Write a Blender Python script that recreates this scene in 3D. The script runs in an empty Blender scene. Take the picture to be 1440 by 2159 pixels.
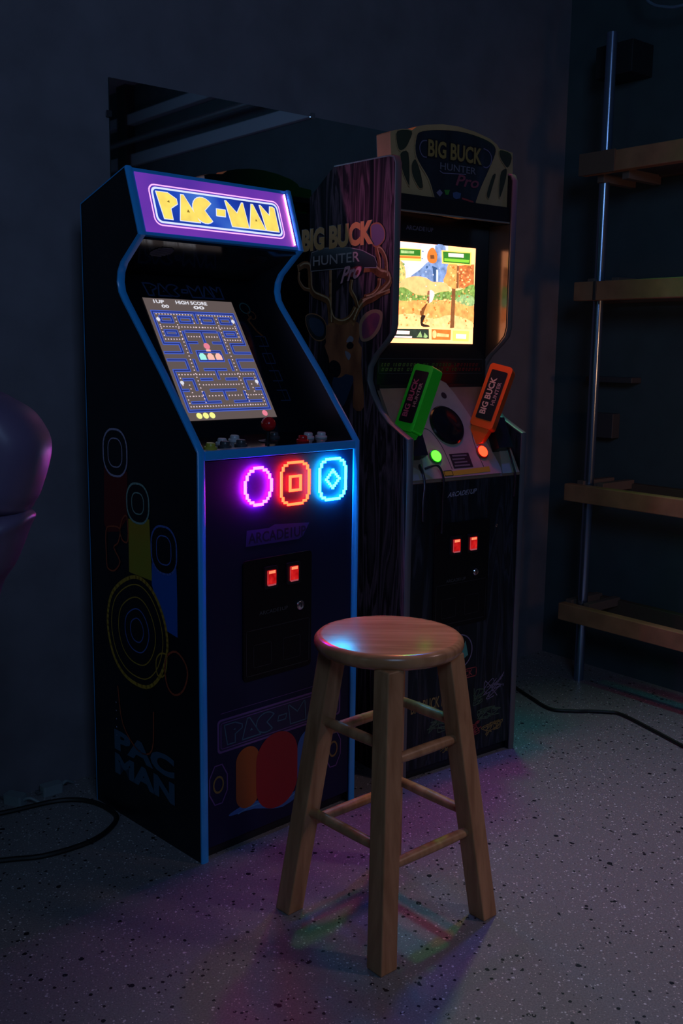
import bpy, math, random, json
from mathutils import Matrix, Vector
random.seed(7)
S = bpy.context.scene
COL = S.collection
R = math.radians

# ------------------------------------------------------------------ camera
CAM = (0.0, 0.0, 1.19582)
PITCH, ROLL, FPX = 0.161252418, 0.0127730508, 2113.70069
cd = bpy.data.cameras.new('camera'); cam = bpy.data.objects.new('camera', cd); COL.objects.link(cam)
cd.sensor_fit = 'HORIZONTAL'; cd.sensor_width = 36.0; cd.lens = FPX / 1440 * 36.0
cd.clip_start = 0.02
_fw = Vector((0, math.cos(PITCH), -math.sin(PITCH))); _up = Vector((0, math.sin(PITCH), math.cos(PITCH))); _rt = Vector((1, 0, 0))
_r2 = _rt * math.cos(ROLL) + _up * math.sin(ROLL); _u2 = _up * math.cos(ROLL) - _rt * math.sin(ROLL)
m = Matrix.Identity(4)
for i in range(3):
    m[i][0], m[i][1], m[i][2], m[i][3] = _r2[i], _u2[i], -_fw[i], CAM[i]
cam.matrix_world = m
S.camera = cam

# ------------------------------------------------------------------ world, lamps, exposure
S.view_settings.view_transform = 'Standard'; S.view_settings.look = 'None'
S.view_settings.gamma = 1.0; S.view_settings.use_curve_mapping = False
S.view_settings.exposure = 0.0
W = bpy.data.worlds.new('world'); S.world = W; W.use_nodes = True
W.node_tree.nodes['Background'].inputs[0].default_value = (0.10, 0.32, 0.55, 1)
W.node_tree.nodes['Background'].inputs[1].default_value = 0.022

def area(name, loc, target, size, color, energy, spread=180):
    l = bpy.data.lights.new(name, 'AREA'); l.shape = 'SQUARE'; l.size = size; l.color = color; l.energy = energy
    l.spread = R(spread)
    o = bpy.data.objects.new(name, l); COL.objects.link(o); o.location = loc
    o.rotation_euler = (Vector(target) - Vector(loc)).to_track_quat('-Z', 'Y').to_euler()
    return o
area('room_fill', (0.5, -0.7, 2.4), (-0.05, 2.9, 1.55), 0.9, (0.36, 0.58, 1.0), 6.5, 120)  # unseen soft fill added for the room's blue ambient light
area('teal_fill', (-1.9, -0.3, 1.5), (0.1, 2.2, 0.5), 0.9, (0.40, 0.80, 0.75), 1.0)  # unseen weak fill added to tint left-facing sides teal
def spot(name, loc, target, energy, color, size, soft, blend=1.0):
    l = bpy.data.lights.new(name, 'SPOT'); l.energy = energy; l.color = color; l.spot_size = R(size); l.spot_blend = blend; l.shadow_soft_size = soft
    o = bpy.data.objects.new(name, l); COL.objects.link(o); o.location = loc
    o.rotation_euler = (Vector(target) - Vector(loc)).to_track_quat('-Z', 'Y').to_euler(); return o
spot('warm_lamp', (1.95, 1.8, 1.15), (1.62, 2.75, 1.15), 11.0, (1.0, 0.42, 0.18), 66, .15)
for c_, x_, y_ in (((.88, .03, .06), .34, 2.90), ((.03, .80, .10), .50, 3.26), ((.05, .12, 1.0), .74, 2.98)):
    spot('ceiling_spot', (x_, y_, 2.62), (1.13, 1.93, 0), 48, c_, 70, .06, .9)
spot('side_spot', (2.3, 1.5, 2.0), (.86, 1.90, .1), 34, (1.0, .68, .70), 52, .15)

# ------------------------------------------------------------------ materials
def lin(c):
    c = c / 255.0
    return c / 12.92 if c <= 0.04045 else ((c + 0.055) / 1.055) ** 2.4
def rgb(r, g, b): return (lin(r), lin(g), lin(b), 1)
MATS = {}
def mat(name, col=(0.5, 0.5, 0.5), rough=0.5, metal=0.0, emit=None, es=1.0, var=0.0, scale=40, spec=0.5, stretch=None, bump=0.0):
    if name in MATS: return MATS[name]
    M = bpy.data.materials.new(name); M.use_nodes = True
    nt = M.node_tree; b = nt.nodes['Principled BSDF']
    c = (*col[:3], 1)
    b.inputs['Base Color'].default_value = c
    b.inputs['Roughness'].default_value = rough; b.inputs['Metallic'].default_value = metal
    b.inputs['Specular IOR Level'].default_value = spec
    if emit:
        b.inputs['Emission Color'].default_value = (*emit[:3], 1); b.inputs['Emission Strength'].default_value = es
    if var or bump:
        tc = nt.nodes.new('ShaderNodeTexCoord'); mp = nt.nodes.new('ShaderNodeMapping'); nz = nt.nodes.new('ShaderNodeTexNoise')
        nt.links.new(tc.outputs['Object'], mp.inputs[0]); nt.links.new(mp.outputs[0], nz.inputs[0])
        nz.inputs['Scale'].default_value = scale; nz.inputs['Detail'].default_value = 4
        if stretch: mp.inputs['Scale'].default_value = stretch
        if var:
            rp = nt.nodes.new('ShaderNodeValToRGB'); nt.links.new(nz.outputs[0], rp.inputs[0])
            k0, k1 = 1 - var, 1 + var
            rp.color_ramp.elements[0].position = .3; rp.color_ramp.elements[1].position = .7
            src = emit[:3] if emit else col[:3]
            rp.color_ramp.elements[0].color = (*[x * k0 for x in src], 1); rp.color_ramp.elements[1].color = (*[x * k1 for x in src], 1)
            nt.links.new(rp.outputs[0], b.inputs['Emission Color' if emit else 'Base Color'])
        if bump:
            bp = nt.nodes.new('ShaderNodeBump'); bp.inputs['Strength'].default_value = bump; bp.inputs['Distance'].default_value = .002
            nt.links.new(nz.outputs[0], bp.inputs['Height']); nt.links.new(bp.outputs[0], b.inputs['Normal'])
    MATS[name] = M
    return M
def glow(name, c, s=1.0, var=0.0, scale=60):
    return mat(name, (0.02, 0.02, 0.02), 0.3, emit=c, es=s, var=var, scale=scale)
def ramp_mat(name, stops, scale=20, stretch=(1, 1, 1), rough=.5, dist=0.0, emit=0, detail=5, spec=.5, bump=0.0):
    M = bpy.data.materials.new(name); M.use_nodes = True; nt = M.node_tree; b = nt.nodes['Principled BSDF']
    tc = nt.nodes.new('ShaderNodeTexCoord'); mp = nt.nodes.new('ShaderNodeMapping'); nz = nt.nodes.new('ShaderNodeTexNoise'); rp = nt.nodes.new('ShaderNodeValToRGB')
    mp.inputs['Scale'].default_value = stretch; nz.inputs['Scale'].default_value = scale; nz.inputs['Detail'].default_value = detail; nz.inputs['Distortion'].default_value = dist
    nt.links.new(tc.outputs['Object'], mp.inputs[0]); nt.links.new(mp.outputs[0], nz.inputs[0]); nt.links.new(nz.outputs[0], rp.inputs[0])
    cr = rp.color_ramp
    while len(cr.elements) < len(stops): cr.elements.new(.5)
    for e, (p, c) in zip(cr.elements, stops): e.position = p; e.color = (*c[:3], 1)
    b.inputs['Roughness'].default_value = rough; b.inputs['Specular IOR Level'].default_value = spec
    if emit:
        b.inputs['Base Color'].default_value = (.02, .02, .02, 1)
        nt.links.new(rp.outputs[0], b.inputs['Emission Color']); b.inputs['Emission Strength'].default_value = emit
    else: nt.links.new(rp.outputs[0], b.inputs['Base Color'])
    if bump:
        bp = nt.nodes.new('ShaderNodeBump'); bp.inputs['Strength'].default_value = bump; bp.inputs['Distance'].default_value = .003
        nt.links.new(nz.outputs[0], bp.inputs['Height']); nt.links.new(bp.outputs[0], b.inputs['Normal'])
    MATS[name] = M
    return M

# ------------------------------------------------------------------ geometry helpers
class Pl:                                       # a flat working plane: origin, two axes, normal
    def __init__(s, o, ex, ey):
        s.o = Vector(o); s.ex = Vector(ex).normalized(); s.ey = Vector(ey).normalized(); s.n = s.ex.cross(s.ey)
    def at(s, x, y, h=0): return s.o + s.ex * x + s.ey * y + s.n * h
_tcache = {}
def text_mesh(txt, bold):
    k = (txt, bold)
    if k not in _tcache:
        cu = bpy.data.curves.new('t', 'FONT'); cu.body = txt; cu.offset = bold; cu.resolution_u = 3
        o = bpy.data.objects.new('t', cu); COL.objects.link(o)
        me = bpy.data.meshes.new_from_object(o.evaluated_get(bpy.context.evaluated_depsgraph_get()))
        vs = [v.co.copy() for v in me.vertices]; fs = [tuple(p.vertices) for p in me.polygons]
        bpy.data.objects.remove(o); bpy.data.curves.remove(cu); bpy.data.meshes.remove(me)
        _tcache[k] = (vs, fs)
    return _tcache[k]
class G:
    def __init__(s): s.v = []; s.f = []; s.m = []; s.mats = []; s.sm = []
    def mi(s, M):
        if M not in s.mats: s.mats.append(M)
        return s.mats.index(M)
    def add(s, vs, fs, M, smooth=False):
        b = len(s.v); s.v += [tuple(v) for v in vs]; k = s.mi(M)
        for f in fs: s.f.append(tuple(b + i for i in f)); s.m.append(k); s.sm.append(smooth)
        return s
    def box(s, a, b, M):
        x0, y0, z0 = a; x1, y1, z1 = b
        vs = [(x0, y0, z0), (x1, y0, z0), (x1, y1, z0), (x0, y1, z0), (x0, y0, z1), (x1, y0, z1), (x1, y1, z1), (x0, y1, z1)]
        return s.add(vs, [(0, 3, 2, 1), (4, 5, 6, 7), (0, 1, 5, 4), (1, 2, 6, 5), (2, 3, 7, 6), (3, 0, 4, 7)], M)
    def poly(s, pl, pts, M, h=0.0):
        ar = sum(pts[i][0] * pts[(i + 1) % len(pts)][1] - pts[(i + 1) % len(pts)][0] * pts[i][1] for i in range(len(pts)))
        if ar < 0: pts = pts[::-1]
        return s.add([pl.at(x, y, h) for x, y in pts], [tuple(range(len(pts)))], M)
    def prism(s, pl, pts, M, h0, h1, side=None):
        ar = sum(pts[i][0] * pts[(i + 1) % len(pts)][1] - pts[(i + 1) % len(pts)][0] * pts[i][1] for i in range(len(pts)))
        if ar < 0: pts = pts[::-1]
        n = len(pts)
        vs = [pl.at(x, y, h0) for x, y in pts] + [pl.at(x, y, h1) for x, y in pts]
        s.add(vs, [tuple(range(n))[::-1], tuple(range(n, 2 * n))], M)
        s.add(vs, [(i, (i + 1) % n, n + (i + 1) % n, n + i) for i in range(n)], side or M)
        return s
    def rect(s, pl, x0, y0, x1, y1, M, h=0.0): return s.poly(pl, [(x0, y0), (x1, y0), (x1, y1), (x0, y1)], M, h)
    def disc(s, pl, cx, cy, r, M, h=0.0, ry=None, n=24, r0=None):
        ry = ry or r
        P = lambda k, q: (cx + q * r * math.cos(k * 2 * math.pi / n), cy + q * ry * math.sin(k * 2 * math.pi / n))
        if r0 is None: return s.poly(pl, [P(k, 1) for k in range(n)], M, h)
        for k in range(n): s.poly(pl, [P(k, r0), P(k, 1), P(k + 1, 1), P(k + 1, r0)], M, h)
        return s
    def stroke(s, pl, pts, w, M, h=0.0, closed=False):
        pts = list(pts); n = len(pts)
        for i in range(n if closed else n - 1):
            (x0, y0), (x1, y1) = pts[i], pts[(i + 1) % n]
            dx, dy = x1 - x0, y1 - y0; L = math.hypot(dx, dy) or 1e-6
            ex, ey = dx / L * w * .35, dy / L * w * .35; nx, ny = -dy / L * w / 2, dx / L * w / 2
            s.poly(pl, [(x0 - ex + nx, y0 - ey + ny), (x0 - ex - nx, y0 - ey - ny), (x1 + ex - nx, y1 + ey - ny), (x1 + ex + nx, y1 + ey + ny)], M, h)
        return s
    def text(s, pl, txt, x, y, w, hh, M, h=0.0, bold=0.0, dy=0.0, ital=0.0):
        vs, fs = text_mesh(txt, bold)
        x0 = min(v.x for v in vs); x1 = max(v.x for v in vs); y0 = min(v.y for v in vs); y1 = max(v.y for v in vs)
        out = []
        for v in vs:
            a = (v.x - x0) / (x1 - x0); b = (v.y - y0) / (y1 - y0)
            out.append(pl.at(x + a * w + b * ital, y + b * hh + a * dy, h))
        return s.add(out, fs, M)
    def tube(s, pts, r, M, n=10, closed=False):
        pts = [Vector(p) for p in pts]; N = len(pts); rs = r if isinstance(r, (list, tuple)) else [r] * N
        vs = []; prev = None
        for i, p in enumerate(pts):
            t = ((pts[(i + 1) % N] if closed or i < N - 1 else p) - (pts[i - 1] if closed or i > 0 else p)).normalized()
            a = prev if prev else (Vector((0, 0, 1)) if abs(t.z) < .9 else Vector((1, 0, 0)))
            a = (a - t * a.dot(t)).normalized(); b = t.cross(a); prev = a
            for k in range(n):
                q = 2 * math.pi * k / n; vs.append(p + a * math.cos(q) * rs[i] + b * math.sin(q) * rs[i])
        fs = []
        for i in range(N if closed else N - 1):
            for k in range(n):
                j = (i + 1) % N; fs.append((i * n + k, i * n + (k + 1) % n, j * n + (k + 1) % n, j * n + k))
        if not closed: fs += [tuple(range(n))[::-1], tuple((N - 1) * n + k for k in range(n))]
        return s.add(vs, fs, M, True)
    def lathe(s, o, ax, prof, M, n=28, sx=1.0, ref=None):
        o = Vector(o); ax = Vector(ax).normalized()
        a = Vector(ref) if ref else (Vector((1, 0, 0)) if abs(ax.x) < .9 else Vector((0, 1, 0)))
        a = (a - ax * a.dot(ax)).normalized(); b = ax.cross(a)
        vs = []
        for r, h in prof:
            for k in range(n):
                q = 2 * math.pi * k / n; vs.append(o + ax * h + a * math.cos(q) * r * sx + b * math.sin(q) * r)
        fs = [(i * n + k, i * n + (k + 1) % n, (i + 1) * n + (k + 1) % n, (i + 1) * n + k) for i in range(len(prof) - 1) for k in range(n)]
        fs += [tuple(range(n))[::-1], tuple((len(prof) - 1) * n + k for k in range(n))]
        return s.add(vs, fs, M, True)
    def build(s, name, parent=None, bevel=0.0, seg=2, label=None, autosmooth=True):
        me = bpy.data.meshes.new(name); me.from_pydata(s.v, [], s.f)
        for M in s.mats: me.materials.append(M)
        me.polygons.foreach_set('material_index', s.m); me.polygons.foreach_set('use_smooth', s.sm)
        me.update()
        o = bpy.data.objects.new(name, me); COL.objects.link(o)
        if parent: o.parent = parent
        if bevel:
            md = o.modifiers.new('bevel', 'BEVEL'); md.width = bevel; md.segments = seg; md.limit_method = 'ANGLE'; md.angle_limit = R(35)
        if any(s.sm):
            try: me.set_sharp_from_angle(angle=R(40))
            except Exception: pass
        if label: o['label'] = label
        return o
def tag(o, label, cat, group=None, kind=None):
    o['label'] = label; o['category'] = cat
    if group: o['group'] = group
    if kind: o['kind'] = kind
    return o
def empty(name, loc, rz, label, cat, group=None):
    o = bpy.data.objects.new(name, None); COL.objects.link(o); o.location = loc; o.rotation_euler = (0, 0, rz)
    o.empty_display_size = .1
    return tag(o, label, cat, group)
def struct(o): o['kind'] = 'structure'; return o
def copy_tree(o, parent=None):
    c = o.copy(); COL.objects.link(c); c.parent = parent
    for ch in list(o.children): copy_tree(ch, c)
    return c
def bez(pts, n=8):                               # smooth curve through points
    pts = [Vector(p) for p in pts]; out = []
    for i in range(len(pts) - 1):
        p0 = pts[max(i - 1, 0)]; p1 = pts[i]; p2 = pts[i + 1]; p3 = pts[min(i + 2, len(pts) - 1)]
        for k in range(n):
            t = k / n
            out.append(.5 * ((2 * p1) + (p2 - p0) * t + (2 * p0 - 5 * p1 + 4 * p2 - p3) * t * t + (3 * p1 - p0 - 3 * p2 + p3) * t ** 3))
    return out + [pts[-1]]
def sm2(pts, n=4, closed=False):
    p = [(x, y, 0) for x, y in pts]
    if closed:
        q = bez([p[-1]] + p + [p[0], p[1]], n); q = q[n:-n]; q = q[:-1] if (q[0] - q[-1]).length < 1e-6 else q
    else: q = bez(p, n)
    return [(v.x, v.y) for v in q]

# =================================================================== ROOM
YAW = R(39.5)
U = Vector((math.cos(YAW), math.sin(YAW), 0)); V = Vector((-math.sin(YAW), math.cos(YAW), 0))
K = Vector((0.8196, 3.9201, 0))                 # floor corner of back wall and right wall
def rm(a, b, z): return K - U * a - V * b + Vector((0, 0, z))
CEIL = 2.78
floor_m = bpy.data.materials.new('epoxy_floor'); floor_m.use_nodes = True
nt = floor_m.node_tree; b = nt.nodes['Principled BSDF']; L = nt.links.new
tc = nt.nodes.new('ShaderNodeTexCoord')
def vor(scale, thr, seedmap):
    mp = nt.nodes.new('ShaderNodeMapping'); mp.inputs['Location'].default_value = seedmap
    nzd = nt.nodes.new('ShaderNodeTexNoise'); nzd.inputs['Scale'].default_value = 90
    mx = nt.nodes.new('ShaderNodeVectorMath'); mx.operation = 'MULTIPLY_ADD'
    mx.inputs[1].default_value = (.006, .006, .006)
    vo = nt.nodes.new('ShaderNodeTexVoronoi'); vo.inputs['Scale'].default_value = scale; vo.inputs['Randomness'].default_value = 1
    sp = nt.nodes.new('ShaderNodeSeparateColor'); m1 = nt.nodes.new('ShaderNodeMath'); m1.operation = 'GREATER_THAN'; m1.inputs[1].default_value = thr
    m2 = nt.nodes.new('ShaderNodeMath'); m2.operation = 'LESS_THAN'
    mr = nt.nodes.new('ShaderNodeMath'); mr.operation = 'MULTIPLY'; mr.inputs[1].default_value = .42
    m3 = nt.nodes.new('ShaderNodeMath'); m3.operation = 'MULTIPLY'
    L(tc.outputs['Object'], mp.inputs[0]); L(tc.outputs['Object'], nzd.inputs[0]); L(nzd.outputs['Color'], mx.inputs[0]); L(mp.outputs[0], mx.inputs[2])
    L(mx.outputs[0], vo.inputs['Vector']); L(vo.outputs['Color'], sp.inputs[0]); L(sp.outputs[0], m1.inputs[0])
    L(sp.outputs[1], mr.inputs[0]); L(vo.outputs['Distance'], m2.inputs[0]); L(mr.outputs[0], m2.inputs[1]); L(m1.outputs[0], m3.inputs[0]); L(m2.outputs[0], m3.inputs[1])
    return m3.outputs[0]
nz = nt.nodes.new('ShaderNodeTexNoise'); nz.inputs['Scale'].default_value = 3; L(tc.outputs['Object'], nz.inputs[0])
fine = nt.nodes.new('ShaderNodeTexNoise'); fine.inputs['Scale'].default_value = 260; L(tc.outputs['Object'], fine.inputs[0])
rp = nt.nodes.new('ShaderNodeValToRGB'); L(fine.outputs[0], rp.inputs[0])
rp.color_ramp.elements[0].position = .35; rp.color_ramp.elements[0].color = (.185, .18, .19, 1); rp.color_ramp.elements[1].position = .65; rp.color_ramp.elements[1].color = (.255, .245, .26, 1)
prev = rp.outputs[0]
for sc, th, sd, c in ((95, .80, (0, 0, 0), (.012, .012, .018, 1)), (150, .80, (3, 5, 0), (.62, .62, .66, 1)), (60, .93, (9, 2, 0), (.012, .012, .02, 1)), (240, .72, (1, 8, 0), (.55, .5, .5, 1))):
    f = vor(sc, th, sd); mx = nt.nodes.new('ShaderNodeMix'); mx.data_type = 'RGBA'
    L(f, mx.inputs[0]); L(prev, mx.inputs[6]); mx.inputs[7].default_value = c; prev = mx.outputs[2]
L(prev, b.inputs['Base Color']); b.inputs['Roughness'].default_value = .42; b.inputs['Specular IOR Level'].default_value = .35
bp = nt.nodes.new('ShaderNodeBump'); bp.inputs['Strength'].default_value = .15; bp.inputs['Distance'].default_value = .001
L(fine.outputs[0], bp.inputs['Height']); L(bp.outputs[0], b.inputs['Normal'])
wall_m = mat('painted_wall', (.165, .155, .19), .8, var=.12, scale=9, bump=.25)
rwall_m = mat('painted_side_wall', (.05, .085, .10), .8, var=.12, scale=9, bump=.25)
ceil_m = mat('ceiling_paint', (.25, .32, .38), .8, var=.1, scale=4)
def slab(name, a0, a1, b0, b1, z0, z1, M):
    g = G(); vs = [rm(a0, b0, z0), rm(a1, b0, z0), rm(a1, b1, z0), rm(a0, b1, z0), rm(a0, b0, z1), rm(a1, b0, z1), rm(a1, b1, z1), rm(a0, b1, z1)]
    g.add(vs, [(0, 1, 2, 3), (4, 7, 6, 5), (0, 4, 5, 1), (1, 5, 6, 2), (2, 6, 7, 3), (3, 7, 4, 0)], M)
    return struct(g.build(name))
slab('floor', -.1, 5.2, -.1, 5.5, -.05, 0, floor_m)
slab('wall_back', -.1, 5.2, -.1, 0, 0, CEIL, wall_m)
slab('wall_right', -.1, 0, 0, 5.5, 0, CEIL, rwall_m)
slab('ceiling', -.1, 5.2, -.1, 5.5, CEIL, CEIL + .05, ceil_m)
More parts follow.
